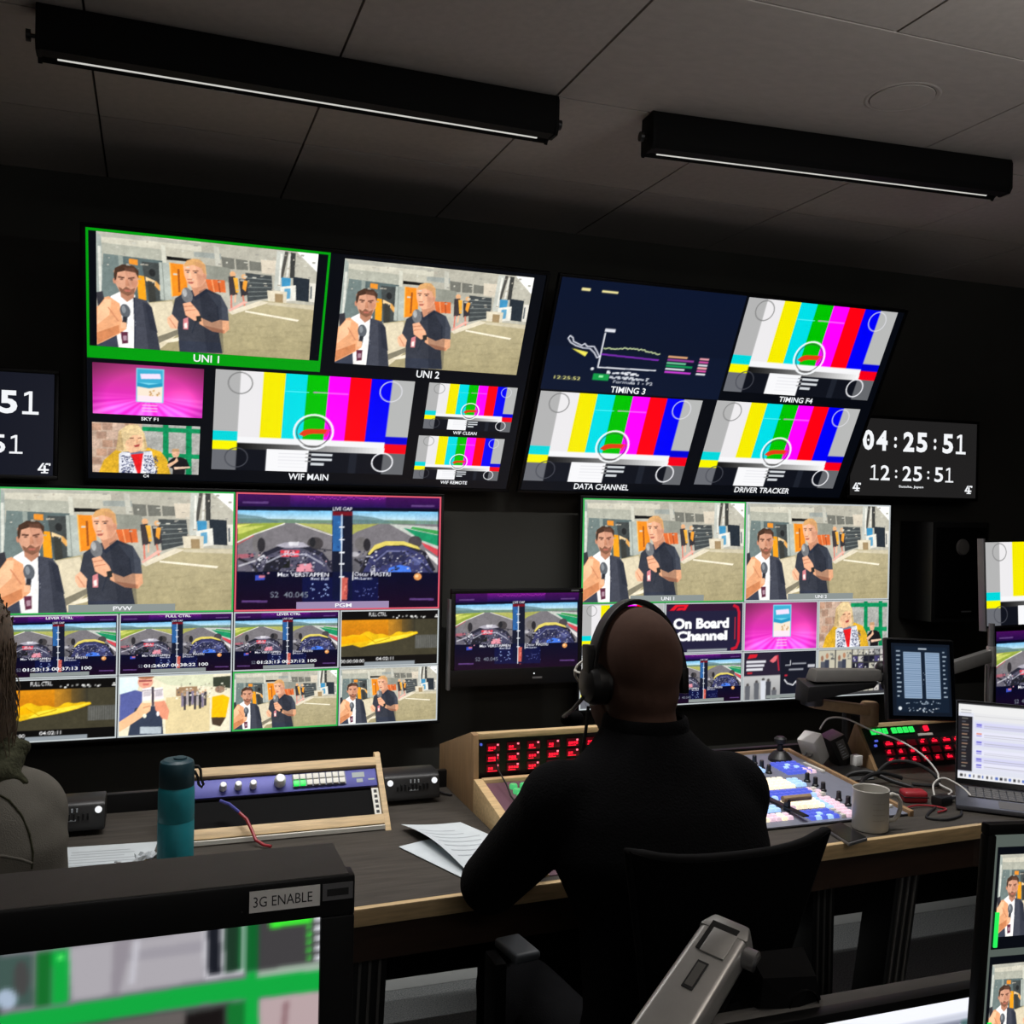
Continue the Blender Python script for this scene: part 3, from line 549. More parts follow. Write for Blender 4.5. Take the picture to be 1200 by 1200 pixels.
def pic_phones():
    c = Canvas(140, 79, [(80, 100), (1150, 90), (1150, 655), (72, 715)], bg=(226, 218, 190)); p = c.poly
    p([(80, 100), (300, 98), (260, 250), (78, 280)], (214, 232, 232)); p([(400, 110), (990, 100), (985, 220), (560, 200)], (206, 208, 178)); p([(640, 220), (840, 215), (840, 300), (640, 310)], (150, 120, 90)); p([(540, 320), (960, 300), (960, 655), (540, 700)], (214, 196, 150)); p([(985, 130), (1150, 120), (1150, 240), (985, 220)], (52, 58, 46))
    for k in range(10): x = 700+k*24; y = rng.uniform(240, 300); c.ell(x, y, 9, 11, (190, 150, 120)); p([(x-14, y+12), (x+14, y+12), (x+10, y+150), (x-10, y+150)], [(130, 120, 140), (60, 56, 62), (170, 160, 160), (40, 40, 44)][k % 4])
    p([(90, 280), (240, 240), (320, 260), (300, 420), (80, 560)], (84, 92, 150)); p([(240, 420), (420, 400), (500, 420), (520, 690), (170, 700), (190, 600)], (52, 60, 78)); c.ell(340, 160, 76, 66, (228, 166, 140)); c.line([(280, 150), (400, 150)], 2.2, (150, 70, 70)); p([(310, 175), (380, 172), (370, 196), (320, 198)], (200, 110, 100)); c.ell(345, 110, 80, 22, (150, 100, 70))
    p([(310, 225), (400, 215), (400, 340), (310, 350)], (236, 226, 226)); p([(425, 225), (510, 215), (520, 330), (430, 345)], (236, 222, 224)); p([(400, 210), (424, 210), (428, 400), (404, 400)], (70, 60, 70))
    p([(80, 560), (250, 450), (300, 370), (400, 370), (390, 450), (300, 520), (120, 640), (82, 660)], (234, 184, 140)); p([(430, 360), (530, 350), (575, 450), (560, 540), (510, 530), (440, 440)], (222, 146, 116)); c.line([(320, 420), (390, 400)], 1.4, (196, 140, 104))
    c.ell(335, 500, 18, 22, (240, 240, 210)); c.ell(465, 480, 14, 24, (240, 240, 236)); p([(980, 320), (1080, 300), (1140, 330), (1110, 520), (975, 520)], (248, 182, 10)); c.ell(1050, 250, 46, 34, (150, 120, 100)); p([(975, 520), (1110, 520), (1060, 610), (985, 590)], (70, 56, 44)); c.rect(290, 610, 500, 680, (200, 210, 214), .8); c.line([(310, 250), (395, 240)], 1.2, (150, 140, 146)); c.line([(430, 250), (512, 240)], 1.2, (150, 140, 146)); p([(322, 260), (392, 250), (392, 300), (322, 308)], (170, 164, 170), .7); p([(438, 258), (506, 248), (510, 300), (440, 310)], (170, 164, 170), .7); c.speck(.5, .15, .95, .4, 60, [(150, 140, 120), (236, 232, 214), (90, 86, 84)], (.006, .02), (.01, .03)); c.texture(.02); c.a = np.clip(c.a*1.08, 0, 1); return c.blur(1).grain(.02)
def pic_quad():
    c = Canvas(104, 59, bg=(22, 24, 36)); r = c.rect
    r(0, 0, .5, .5, (40, 32, 50)); c.poly([(.05, .14), (.08, .05), (.19, .05), (.17, .12)], (214, 30, 46))
    for i in range(3): r(.04, .18+i*.08, .3-.02*i, .23+i*.08, (220, 220, 226))
    c.poly([(.35, .2), (.42, .1), (.47, .08), (.44, .2), (.4, .24)], (230, 110, 120)); c.line([(.46, .1), (.48, .4)], 2, (190, 40, 60)); r(.05, .42, .12, .45, (200, 40, 50))
    r(0, .5, .5, 1, (190, 190, 190), 1, (150, 150, 150))
    for x, h in ((.06, .3), (.18, .36), (.27, .4), (.34, .38), (.42, .2)): c.ell(x, 1-h-.02, .02, .035, (80, 76, 76)); c.poly([(x-.035, 1-h), (x+.035, 1-h), (x+.03, 1), (x-.03, 1)], [(96, 98, 104), (210, 214, 222), (64, 66, 74)][int(x*50) % 3])
    c.line([(.57, .3), (.64, .3), (.64, .2)], 1, (214, 216, 220)); r(.66, .26, .86, .29, (150, 152, 160)); r(.62, .38, .82, .41, (150, 152, 160)); r(.88, .3, .98, .36, (190, 190, 196)); r(.56, .5, .6, .53, (200, 40, 60))
    c.line([(.56, .6), (.6, .68), (.68, .72), (.72, .64), (.74, .72), (.82, .62), (.86, .66), (.92, .86), (.9, .9), (.86, .78)], 1.4, (236, 236, 240)); r(.5, .9, .74, .95, (150, 154, 160)); r(.95, .5, .965, .85, (70, 74, 90)); return c.blur(1)
def pic_thumbs():
    c = Canvas(104, 59, bg=(60, 60, 62))
    for i in range(4):
        for k in range(2):
            x, y = .01+i*.245 if i < 2 else .02+i*.24, .02+k*.48
            if i < 2:
                c.rect(x, y, x+.23, y+.44, (196, 190, 170)); c.ell(x+.05, y+.17, .02, .06, (150, 110, 90)); c.rect(x+.03, y+.24, x+.09, y+.44, (84, 86, 96)); c.ell(x+.12, y+.12, .02, .06, (180, 130, 100)); c.rect(x+.09, y+.2, x+.15, y+.44, (60, 64, 80)); c.speck(x+.15, y+.05, x+.22, y+.2, 8, [(90, 90, 90), (140, 140, 134)], (.01, .03), (.02, .05))
            else:
                for a in range(3):
                    for b in range(3): c.rect(x+a*.08, y+b*.15, x+a*.08+.07, y+b*.15+.12, [(26, 26, 40), (190, 186, 170), (70, 64, 110), (150, 150, 150), (200, 196, 190)][int(rng.integers(5))]); c.speck(x+a*.08, y+b*.15, x+a*.08+.06, y+b*.15+.09, 3, [(40, 40, 50), (220, 220, 216)], (.01, .02), (.02, .04))
    return c.blur(1)
def pic_timing():
    c = Canvas(240, 135, bg=(13, 22, 44)); q = lambda u, v: (u/.5, v/.5)
    c.rect(0, 0, 1, .6, (10, 20, 44), 1, (12, 20, 40)); c.rect(.11, .075, .155, .1, (226, 214, 150)); c.rect(.215, .078, .3, .1, (226, 214, 150))
    c.line([q(*p) for p in [(.046, .262), (.05, .25), (.058, .258), (.062, .275), (.085, .29), (.092, .28), (.1, .292), (.118, .29), (.128, .31), (.138, .335), (.132, .34), (.122, .318), (.108, .3), (.09, .3), (.07, .292), (.055, .28), (.046, .262)]], 1.5, (220, 222, 232)); c.poly([q(*p) for p in [(.06, .305), (.105, .318), (.1, .338), (.08, .322)]], (236, 226, 90))
    c.line([q(.14, .225), q(.14, .383), q(.3, .38)], 1.6, (232, 234, 240)); c.rect(.275, .41, .33, .44, (214, 216, 224))
    c.line([q(.145+.005*i, .298-.012*math.sin(i*.11)+rng.uniform(-.004, .004)) for i in range(32)], 1.4, (200, 214, 160)); c.line([q(.142, .322), q(.3, .33)], 2, (120, 44, 170)); c.ell(*q(.126, .392), .009, .014, (220, 222, 226))
    c.speck(.33, .79, .52, .81, 20, [(226, 228, 234)], (.01, .02), (.012, .02)); c.speck(.3, .835, .56, .855, 26, [(200, 204, 212)], (.01, .02), (.012, .02)); c.rect(*q(.132, .412), *q(.176, .443), (20, 150, 70)); c.rect(*q(.148, .42), *q(.16, .43), (150, 240, 170)); c.text('12:25:52', .06, .868, .2, .9, (226, 220, 130)); c.text('Formula 1 - P2', .38, .875, .6, .905, (214, 216, 222))
    for i, k in enumerate([(230, 170, 120), (150, 60, 150), (110, 200, 150), (20, 140, 80), (210, 214, 220), (190, 60, 200)]):
        y = .61+i*.029; c.rect(.65, y, .76+.04*(i % 2), y+.018, k); c.rect(.83, y, .885, y+.018, [(236, 160, 170), (210, 80, 160), (220, 222, 226)][i % 3])
    return c.blur(1)
def pic_laptop():
    c = Canvas(170, 106, bg=(214, 216, 228)); r = c.rect
    r(0, 0, 1, .02, (40, 40, 44)); r(0, .02, 1, .13, (228, 228, 228)); r(.02, .09, .11, .1, (160, 160, 164)); r(.02, .125, .11, .135, (160, 160, 164)); r(0, .18, .12, .9, (26, 24, 30))
    for i in range(16): r(.03, .2+i*.042, .03+rng.uniform(.03, .07), .215+i*.042, [(120, 118, 110), (80, 80, 86), (150, 120, 100)][i % 3])
    r(.13, .13, 1, .22, (222, 222, 224)); r(.14, .165, .8, .17, (196, 196, 198))
    for i, y in enumerate((.27, .39, .5, .62, .72, .8)):
        r(.14, y-.02, 1, y+.06, (222, 222, 238) if i % 2 else (206, 206, 234)); r(.155, y, .2, y+.018, [(90, 84, 200), (220, 130, 110)][i == 1]); r(.155, y+.03, .2, y+.042, (120, 114, 206)); r(.22, y+.02, .9, y+.026, (150, 150, 156)); r(.22, y+.045, .7, y+.05, (176, 176, 184))
    r(0, .92, 1, 1, (226, 226, 230)); 
    for i in range(26): r(.02+i*.037, .94, .02+i*.037+rng.uniform(.01, .025), .975, [(40, 40, 44), (110, 110, 116), (70, 100, 180)][i % 3])
    return c.blur(1)
def pic_window():
    c = Canvas(220, 124, bg=(96, 100, 118)); r = c.rect
    r(0, 0, 1, .05, (238, 240, 248)); r(.0, .05, 1, .075, (196, 200, 214)); r(.93, .02, .94, .03, (200, 170, 150)); r(.0, .075, 1, .2, (120, 124, 142))
    for i in range(9): r(.05+i*.115, .09, .05+i*.115+.09, .17, (206, 210, 226)); r(.06+i*.115, .11, .1+i*.115, .12, (170, 174, 190))
    r(.86, .075, .995, .13, (74, 104, 106)); r(.88, .085, .97, .1, (150, 176, 170)); r(.86, .14, .995, .165, (222, 224, 232)); r(.87, .145, .98, .16, (60, 62, 70)); r(0, .25, 1, 1, (70, 74, 90)); return c.blur(1)
def pic_tablet():
    c = Canvas(96, 112, bg=(14, 22, 34)); r = c.rect
    r(.06, .04, .96, .95, (18, 30, 46)); r(.2, .12, .5, .76, (150, 172, 196)); r(.57, .12, .82, .76, (150, 172, 196)); r(.46, .06, .6, .08, (170, 180, 190))
    for i in range(24): y = .135+i*.026; r(.21, y, .49, y+.011, (92, 116, 148)); r(.58, y, .81, y+.011, (92, 116, 148))
    for i in range(11): y = .1+i*.062; r(.08, y, .11+rng.uniform(0, .05), y+.02, (150, 164, 178)); r(.87, y, .9+rng.uniform(0, .05), y+.02, (140, 154, 168))
    c.speck(.2, .79, .8, .83, 26, [(150, 164, 178), (90, 104, 120)], (.015, .03), (.01, .016)); c.speck(.26, .88, .86, .94, 24, [(120, 134, 150), (190, 198, 206)], (.015, .03), (.01, .016)); c.ell(.12, .9, .03, .025, (214, 220, 226)); c.speck(.52, .3, .56, .6, 6, [(150, 164, 178)]); return c.blur(1)
def pic_broadcast():
    c = Canvas(230, 130, [(-1596, 529), (1074, 212), (1050, 1370), (-1620, 1994)], bg=(120, 116, 124)); p = c.poly
    p([(-1700, 200), (0, 200), (0, 600), (-1700, 900)], (70, 80, 80)); p([(-20, 352), (110, 338), (108, 512), (-20, 520)], (62, 84, 78)); c.ell(20, 490, 36, 34, (160, 176, 196)); c.ell(70, 420, 26, 60, (70, 60, 62), .7); p([(225, 318), (690, 258), (680, 425), (240, 495)], (164, 160, 166)); p([(380, 300), (440, 295), (400, 470), (370, 470)], (140, 134, 142)); p([(430, 330), (690, 290), (688, 330), (430, 365)], (150, 146, 154)); p([(450, 290), (470, 290), (450, 440), (430, 440)], (186, 184, 192))
    p([(690, 256), (822, 238), (820, 400), (690, 420)], (24, 26, 34)); p([(748, 252), (820, 242), (816, 398), (748, 410)], (26, 52, 36)); p([(800, 246), (870, 236), (866, 392), (800, 402)], (14, 92, 40)); p([(868, 236), (1080, 205), (1076, 362), (864, 394)], (62, 60, 62)); p([(864, 394), (1076, 362), (1076, 400), (864, 425)], (150, 168, 152))
    for a, b in (((688, 258), (690, 416)), ((745, 250), (748, 408)), ((818, 240), (816, 398)), ((690, 418), (816, 398))): c.line([a, b], 1.2, (210, 208, 214))
    p([(902, 234), (1050, 210), (1046, 232), (910, 252)], (60, 236, 50)); 
    for i in range(5): p([(1056, 210+i*33), (1074, 207+i*33), (1074, 226+i*33), (1056, 229+i*33)], (236, 238, 246)); p([(1030, 240+i*26), (1044, 238+i*26), (1044, 254+i*26), (1030, 256+i*26)], (60, 220, 60))
    g = (16, 160, 60); p([(172, 330), (230, 322), (230, 500), (172, 510)], g); p([(120, 336), (172, 330), (168, 512), (118, 516)], (20, 104, 40)); c.ell(202, 350, 10, 10, (110, 250, 120)); p([(-1700, 770), (0, 545), (200, 515), (680, 440), (1076, 392), (1072, 462), (690, 505), (200, 585), (0, 610), (-1700, 860)], g); p([(826, 400), (862, 395), (868, 600), (820, 600)], g)
    p([(-1700, 900), (0, 612), (780, 500), (780, 1400), (-1700, 1900)], (58, 60, 58)); p([(620, 545), (750, 520), (750, 1400), (620, 1400)], (22, 18, 18)); p([(760, 505), (820, 498), (820, 1400), (770, 1400)], (18, 110, 44)); p([(868, 490), (1080, 462), (1070, 1400), (868, 1400)], (176, 156, 158)); p([(0, 615), (620, 530), (620, 580), (0, 680)], (96, 90, 88)); p([(950, 500), (970, 498), (960, 600), (940, 600)], (140, 110, 114))
    return c.blur(3)
for k, f in dict(interview=pic_interview, racing=pic_racing, bars=pic_bars, poster=pic_poster, woman=pic_woman, onboard=pic_onboard, thermal=pic_thermal, phones=pic_phones, quad=pic_quad, thumbs=pic_thumbs, timing=pic_timing, laptop=pic_laptop, window=pic_window, tablet=pic_tablet, broadcast=pic_broadcast).items():
    PIC[k] = f().mesh('picture_'+k)
def feed(key, parent, F, x, z, wd, ht, y=-.0012, name='video_picture'):
    """a picture on a screen: x, z is its upper left corner in frame F"""
    o = bpy.data.objects.new(name, PIC[key]); return link(o, parent, F @ T(x, y, z) @ S(wd, 1, ht))
# ---------------------------------------------------------------- the room
WY, CE = 3.03, 2.40
X0, X1, Y0 = -2.6, 4.4, -2.6
build('wall_back', MB().box(X0, X1, WY, WY+.1, 0, CE+.1), M['wall'], kind='structure')
build('wall_left', MB().box(X0-.1, X0, Y0, WY+.1, 0, CE+.1), M['wall'], kind='structure')
build('wall_right', MB().box(X1, X1+.1, Y0, WY+.1, 0, CE+.1), M['wall'], kind='structure')
build('wall_front', MB().box(X0-.1, X1+.1, Y0-.1, Y0, 0, CE+.1), M['side'], kind='structure')
build('floor', MB().box(X0-.1, X1+.1, Y0-.1, WY+.1, -.08, 0), M['carpet'], kind='structure')
build('baseboard_back', MB().box(X0, X1, WY-.016, WY, 0, .095), M['skirt'], bevel=.003, kind='structure')
ceil = build('ceiling', MB().box(X0-.1, X1+.1, Y0-.1, WY+.1, CE+.012, CE+.1), M['ceil'], kind='structure')
gx, gy = .475, .513
proto = None
ys = [Y0+.0]+[1.524+gy*k for k in range(-7, 3)]+[WY]
for i in range(-6, 9):
    for j in range(len(ys)-1):
        xa, xb = max(X0, .34+gx*i), min(X1, .34+gx*(i+1))
        ya, yb = ys[j], ys[j+1]
        if xb-xa < .05 or yb-ya < .05: continue
        if abs(ya-1.524) < .01 and i == 2: continue          # one double-width tile carries the round plate
        if abs(ya-1.524) < .01 and i == 1: xb = .34+gx*3
        if proto is None:
            proto = build('ceiling_tile', MB().box(-.5, .5, -.5, .5, 0, .012), M['tile'], ceil)
            proto.matrix_basis = T((xa+xb)/2, (ya+yb)/2, CE) @ S(xb-xa-.005, yb-ya-.005, 1)
        else:
            again(proto, ceil, T((xa+xb)/2, (ya+yb)/2, CE+random.uniform(-.0006, .0006)) @ S(xb-xa-.005, yb-ya-.005, 1))

# round flush plate in the ceiling
t = thing('ceiling_speaker', 'round flush speaker plate in the pale ceiling above the right light bar', 'speaker', T(1.505, 1.755, CE))
build('rim', MB(T(1.505, 1.755, CE)).lathe([(.0685, .0), (.0735, -.002), (.0765, -.002), (.08, 0)], 40, close=False), M['tile'], t, smooth=1)
build('shadow_gap', MB(T(1.505, 1.755, CE)).lathe([(.0668, -.0005), (.0682, -.0005)], 40, close=False), M['ceil'], t)
build('cover', MB(T(1.505, 1.755, CE)).lathe([(.0665, .0), (.0665, -.0025), (.05, -.003), (.0, -.003)], 40, close=False), M['tile'], t, smooth=1)

# the two black light bars
def light_bar(xa, xb, ya, yb, label):
    ang = math.atan2(yb-ya, xb-xa); L = math.hypot(xb-xa, yb-ya)
    F = T((xa+xb)/2, (ya+yb)/2, CE-.001) @ Matrix.Rotation(ang, 4, 'Z'); h = L/2
    t = thing('ceiling_light', label, 'light', F)
    prof = [(-.03, 0), (.03, 0), (.034, -.05), (.034, -.078), (.03, -.084), (.026, -.078), (.013, -.072), (.006, -.082), (-.026, -.082), (-.034, -.07), (-.034, -.01)]
    build('housing', MB(F).prism(prof, 'x', -h, h), M['lampbody'], t, smooth=30)
    build('diffuser', MB(F).prism([(.0155, -.0745), (.0235, -.0785), (.0235, -.076), (.0155, -.0715)], 'x', -h+.03, h-.025), M['g_lamp'], t)
    for s in (-1, 1):
        o = build('end_cap', MB(F).prism([(y*1.04, z*1.03) for y, z in prof], 'x', s*h-(.004 if s > 0 else .004), s*h+.004), M['lampbody'], t, bevel=.001)
        build('thumbscrew', MB(F).lathe([(.004, s*h), (.004, s*(h+.014)), (.011, s*(h+.014)), (.011, s*(h+.022))], 14, (0, 0, -.05), 'x'), M['blackm'], o)
    for x_ in (-h*.6, h*.6-.06): build('mounting_foot', MB(F).box(x_, x_+.06, -.02, .02, -.003, .001), M['blackm'], t)
light_bar(-.212, .815, 2.040, 2.062, 'long black light bar on the ceiling above the left wall screen')
light_bar(1.050, 2.018, 2.052, 1.985, 'black light bar on the ceiling at right, below the round plate')

# ---------------------------------------------------------------- wall screens
def frame_strips(parent, F, x0, x1, z0, z1, m, wd=.005, name='tile_border', y=-.0032):
    b = MB(F).box(x0, x1, y, -.0004, z1-wd, z1).box(x0, x1, y, -.0004, z0, z0+wd).box(x0, x0+wd, y, -.0004, z0+wd, z1-wd).box(x1-wd, x1, y, -.0004, z0+wd, z1-wd)
    return build(name, b, m, parent)
def monitor(name, label, cat, F, W, H, bez=.009, chin=None, depth=.045, group=None, back=.03, bev=.003):
    """frame F: middle of the lower edge of the picture, x right, z up, y away from the viewer"""
    chin = bez if chin is None else chin
    t = thing(name, label, cat, F, group); h = W/2
    build('screen_panel', MB(F).box(-h, h, 0, .004, 0, H), M['panel'], t)
    bz = build('bezel', MB(F).box(-h-bez, h+bez, -.0035, .012, H, H+bez).box(-h-bez, h+bez, -.0035, .012, -chin, 0).box(-h-bez, -h, -.0035, .012, 0, H).box(h, h+bez, -.0035, .012, 0, H), M['bezel'], t, bevel=min(bev, bez*.25))
    build('housing', MB(F).box(-h-bez+.002, h+bez-.002, .0045, depth*.55, -chin+.002, H+bez-.002).box(-h*.6, h*.6, depth*.55, depth, H*.1, H*.75), M['blackp'], t, bevel=.005)
    build('wall_plate', MB(F).box(-.1, .1, depth, depth+back, H*.3, H*.6), M['blackm'], t)
    return t

W, H = 1.21, 1.21*9/16
tilt = math.degrees(.476)
def uvbox(u0, v0, u1, v1): return (-W/2+u0*W, H-v0*H, (u1-u0)*W, (v1-v0)*H)
# upper left screen: leans out from the wall
def upper(x0, label):
    F = T(x0+W/2, 2.643+H*math.sin(.476), 2.160-H*math.cos(.476)) @ Matrix.Rotation(.476, 4, 'X')
    return monitor('wall_monitor', label, 'screen', F, W, H, back=.012, depth=.04), F
ul, F = upper(-.169, 'upper left tilted wall screen, green framed UNI 1 interview picture in its corner')
def put(par, F, key, u0, v0, u1, v1, y=-.0014): x, z, a, b = uvbox(u0, v0, u1, v1); return feed(key, par, F, x, z, a, b, y)
def say(par, F, s, u0, v0, u1, v1, m='g_white', y=-.0036, bold=.015): x, z, a, b = uvbox(u0, v0, u1, v1); return caption('caption', s, par, F, x, x+a, z-b, z, y, M[m], bold)
def block(par, F, name, u0, v0, u1, v1, m, y=-.0012): x, z, a, b = uvbox(u0, v0, u1, v1); return build(name, MB(F).box(x, x+a, y, -.0003, z-b, z), M[m], par)
block(ul, F, 'black_level', .002, .002, .998, .998, 'g_navy', -.0007)
put(ul, F, 'interview', .0225, .011, .468, .441)
frame_strips(ul, F, -W/2+.003*W, -W/2+.494*W, H-.488*H, H-.001*H, M['g_tally'], .0058, 'tally_border')
block(ul, F, 'tally_bar', .008, .442, .490, .482, 'g_tally', -.0024)
say(ul, F, 'UNI 1', .218, .448, .272, .478); put(ul, F, 'interview', .526, .017, .969, .445); say(ul, F, 'UNI 2', .720, .452, .776, .484)
put(ul, F, 'poster', .013, .507, .241, .716); say(ul, F, 'SKY F1', .112, .722, .148, .736); put(ul, F, 'woman', .011, .753, .238, .969); say(ul, F, 'C4', .118, .973, .13, .986)
put(ul, F, 'bars', .266, .504, .720, .941); say(ul, F, 'WIF MAIN', .443, .948, .538, .978)
put(ul, F, 'bars', .755, .504, .979, .715); say(ul, F, 'WIF CLEAN', .832, .720, .893, .735); put(ul, F, 'bars', .748, .749, .970, .957); say(ul, F, 'WIF REMOTE', .82, .962, .89, .978)
ur, F = upper(1.087, 'upper right tilted wall screen with dark timing page and three colour bar pictures')
block(ur, F, 'black_level', .002, .002, .998, .998, 'g_navy', -.0007)
put(ur, F, 'timing', .0, .0, .505, .5, -.0011); say(ur, F, 'TIMING 3', .189, .466, .287, .496); put(ur, F, 'bars', .003, .509, .461, .95); say(ur, F, 'DATA CHANNEL', .148, .956, .308, .986)
put(ur, F, 'bars', .513, .004, .976, .454); say(ur, F, 'TIMING F4', .69, .462, .797, .489); put(ur, F, 'bars', .504, .503, .964, .944); say(ur, F, 'DRIVER TRACKER', .637, .95, .817, .98)

# lower screens, flat on the wall
def lower(x0, ztop, label):
    F = T(x0+W/2, 2.9346, ztop-H)
    t = monitor('wall_monitor', label, 'screen', F, W, H, bez=.008, depth=.045, back=.05)
    block(t, F, 'black_level', .001, .001, .999, .999, 'g_navy', -.0007); return t, F
ll, F = lower(-.3845, 1.5275, 'lower left wall screen with red framed split picture of two racing cars')
g = .003
def tile(par, F, key, u0, v0, u1, v1, fr, cap=None, capm='g_bar', wd=.0045):
    put(par, F, key, u0+g, v0+g, u1-g, v1-g)
    x, z, a, b = uvbox(u0+g*.4, v0+g*.4, u1-g*.4, v1-g*.4)
    frame_strips(par, F, x, x+a, z-b, z, M[fr], wd)
    if cap:
        du, dv = u1-u0, v1-v0
        block(par, F, 'caption_bar', u0+du*.29, v1-dv*.075, u0+du*.74, v1-dv*.012, capm, -.0026)
        say(par, F, cap, u0+du*.475, v1-dv*.06, u0+du*.555, v1-dv*.026)
tile(ll, F, 'interview', 0, 0, .5, .5, 'g_frame_green', 'PVW'); tile(ll, F, 'racing', .5, 0, 1, .5, 'g_frame_red', 'PGM', 'g_barp')
for i in range(3):
    tile(ll, F, 'racing', .25*i, .5, .25*i+.25, .75, 'g_frame_white', None, wd=.0035)
    block(ll, F, 'caption_bar', .25*i+.07, .728, .25*i+.19, .742, 'g_bar', -.0026)
    say(ll, F, ['LEVER CTRL', 'FULL CTRL', 'LEVER CTRL'][i], .25*i+.1, .508, .25*i+.155, .518); say(ll, F, ['01:23:13 00:37:13 100', '01:24:07 00:38:22 100', '01:23:13 00:37:12 100'][i], .25*i+.055, .707, .25*i+.195, .72)
tile(ll, F, 'thermal', .75, .5, 1, .75, 'g_frame_white', None, wd=.0035); tile(ll, F, 'thermal', 0, .75, .25, 1, 'g_frame_white', None, wd=.0035)
tile(ll, F, 'phones', .25, .75, .5, 1, 'g_frame_white', None, wd=.0035); tile(ll, F, 'interview', .5, .75, .75, 1, 'g_frame_green', None, wd=.0042); tile(ll, F, 'interview', .75, .75, 1, 1, 'g_frame_white', None, wd=.0035)
lr, F = lower(1.2934, 1.534, 'lower right wall screen with a caption page reading On Board Channel')
tile(lr, F, 'interview', 0, 0, .5, .5, 'g_frame_green', 'UNI 1'); tile(lr, F, 'interview', .5, 0, 1, .5, 'g_frame_white', 'UNI 2')
for i, k in enumerate(('bars', 'onboard', 'poster', 'woman')): tile(lr, F, k, .25*i, .5, .25*i+.25, .75, 'g_frame_white', wd=.0035)
for i, k in enumerate(('bars', 'racing', 'quad', 'thumbs')):
    tile(lr, F, k, .25*i, .75, .25*i+.25, 1, 'g_frame_white', wd=.0035)
    if i in (1, 2): block(lr, F, 'caption_bar', .25*i+.08, .975, .25*i+.19, .99, 'g_bar', -.0026)

# small screen between the lower two
F = T(1.0685, 2.9, 1.003)
sm = monitor('small_monitor', 'small black screen showing two racing cars, between the lower wall screens', 'screen', F, .405, .2315, bez=.014, chin=.052, depth=.045, back=.085)
feed('racing', sm, F, -.2025, .2315, .405, .2315)
build('side_strip', MB(F).box(-.2235, -.217, -.006, .02, -.06, .215), M['strip'], sm, bevel=.001)
build('power_light', MB(F).lathe([(.0022, -.0052), (.0022, -.003)], 10, (.055, 0, -.018), 'y'), M['g_white'], sm)
build('badge', MB(F).box(.05, .082, -.0042, -.003, -.034, -.028), M['strip'], sm)
build('corner_badge', MB(F).box(.175, .202, -.0042, -.003, .236, .241), M['strip'], sm)

# clocks
def logo4(par, F, x, z, s):
    b = MB(F)
    for p in ([(.0, .36), (.42, 1), (.6, 1), (.2, .36)], [(0, .26), (1, .26), (1, .42), (0, .42)], [(.52, 0), (.72, 0), (.72, .78), (.52, .78)], [(.3, 0), (.94, 0), (.94, .12), (.3, .12)], [(.64, .84), (.96, .84), (.96, 1), (.74, 1)], [(1.0, .74), (1.14, .78), (1.14, 1), (1.0, 1)]):
        b.prism([(x+a*s, z+c*s) for a, c in p], 'y', -.0032, -.002)
    return build('channel_logo', b, M['g_white'], par)
def clock(F, W_, H_, label, face):
    t = monitor('wall_clock', label, 'clock', F, W_, H_, bez=.012, depth=.05, back=.05)
    build('clock_face', MB(F).box(-W_/2, W_/2, -.0012, -.0003, 0, H_), M[face], t)
    return t
F = T(2.6035, 2.93, 1.567); ck = clock(F, .567, .276, 'wall clock screen at right reading 04:25:51 above 12:25:51', 'g_clock')
def digits(par, F, s, x0, x1, z0, z1, bold):
    n = len(s); w_ = (x1-x0)/n
    for i, ch in enumerate(s):
        if ch == '1':
            a, d = x0+i*w_+w_*.14, w_*.76; h = z1-z0; k = .13+bold*2.2
            q = MB(F).prism([(a+d*(.5-k/2), z0+h*.1), (a+d*(.5+k/2), z0+h*.1), (a+d*(.5+k/2), z1), (a+d*(.5-k*.45), z1), (a+d*.1, z0+h*.9), (a+d*.1, z0+h*.78), (a+d*(.5-k/2), z0+h*.87)], 'y', -.002, -.0013).box(a, a+d, -.002, -.0013, z0, z0+h*(.085+bold*1.1))
            build('digit', q, M['g_white'], par); continue
        a, b = x0+i*w_, x0+(i+1)*w_; m_ = w_*(.09 if ch != ':' else .4); e = 0; q = (z1-z0)*.28 if ch == ':' else 0
        caption('digit', ch, par, F, a+m_+e*.6, b-m_-e*.3, z0+q*.6, z1-q, -.002, M['g_white'], bold)
        if ch == '0': build('digit_dot', MB(F).lathe([(w_*.07, -.002), (w_*.07, -.0013)], 10, ((a+b)/2, 0, (z0+z1)/2), 'y'), M['g_white'], par)
digits(ck, F, '04:25:51', -.238, .238, .162, .234, .035); digits(ck, F, '12:25:51', -.204, .182, .056, .110, .015)
caption('place_name', 'Suzuka, Japan', ck, F, -.07, .04, .029, .040, -.002, M['g_white']); logo4(ck, F, -.272, .014, .03); logo4(ck, F, .232, .016, .03)
F = T(-.253-.2835, 2.93, 1.559); cl = clock(F, .567, .27, 'wall clock screen at left edge with white digits ending in 51', 'g_clockb')
digits(cl, F, '04:25:51', -.162, .252, .161, .222, .035); digits(cl, F, '12:25:51', -.118, .214, .056, .105, .015); logo4(cl, F, .247, .006, .027); caption('place_name', 'Suzuka, Japan', cl, F, -.07, .04, .024, .035, -.002, M['g_white'])

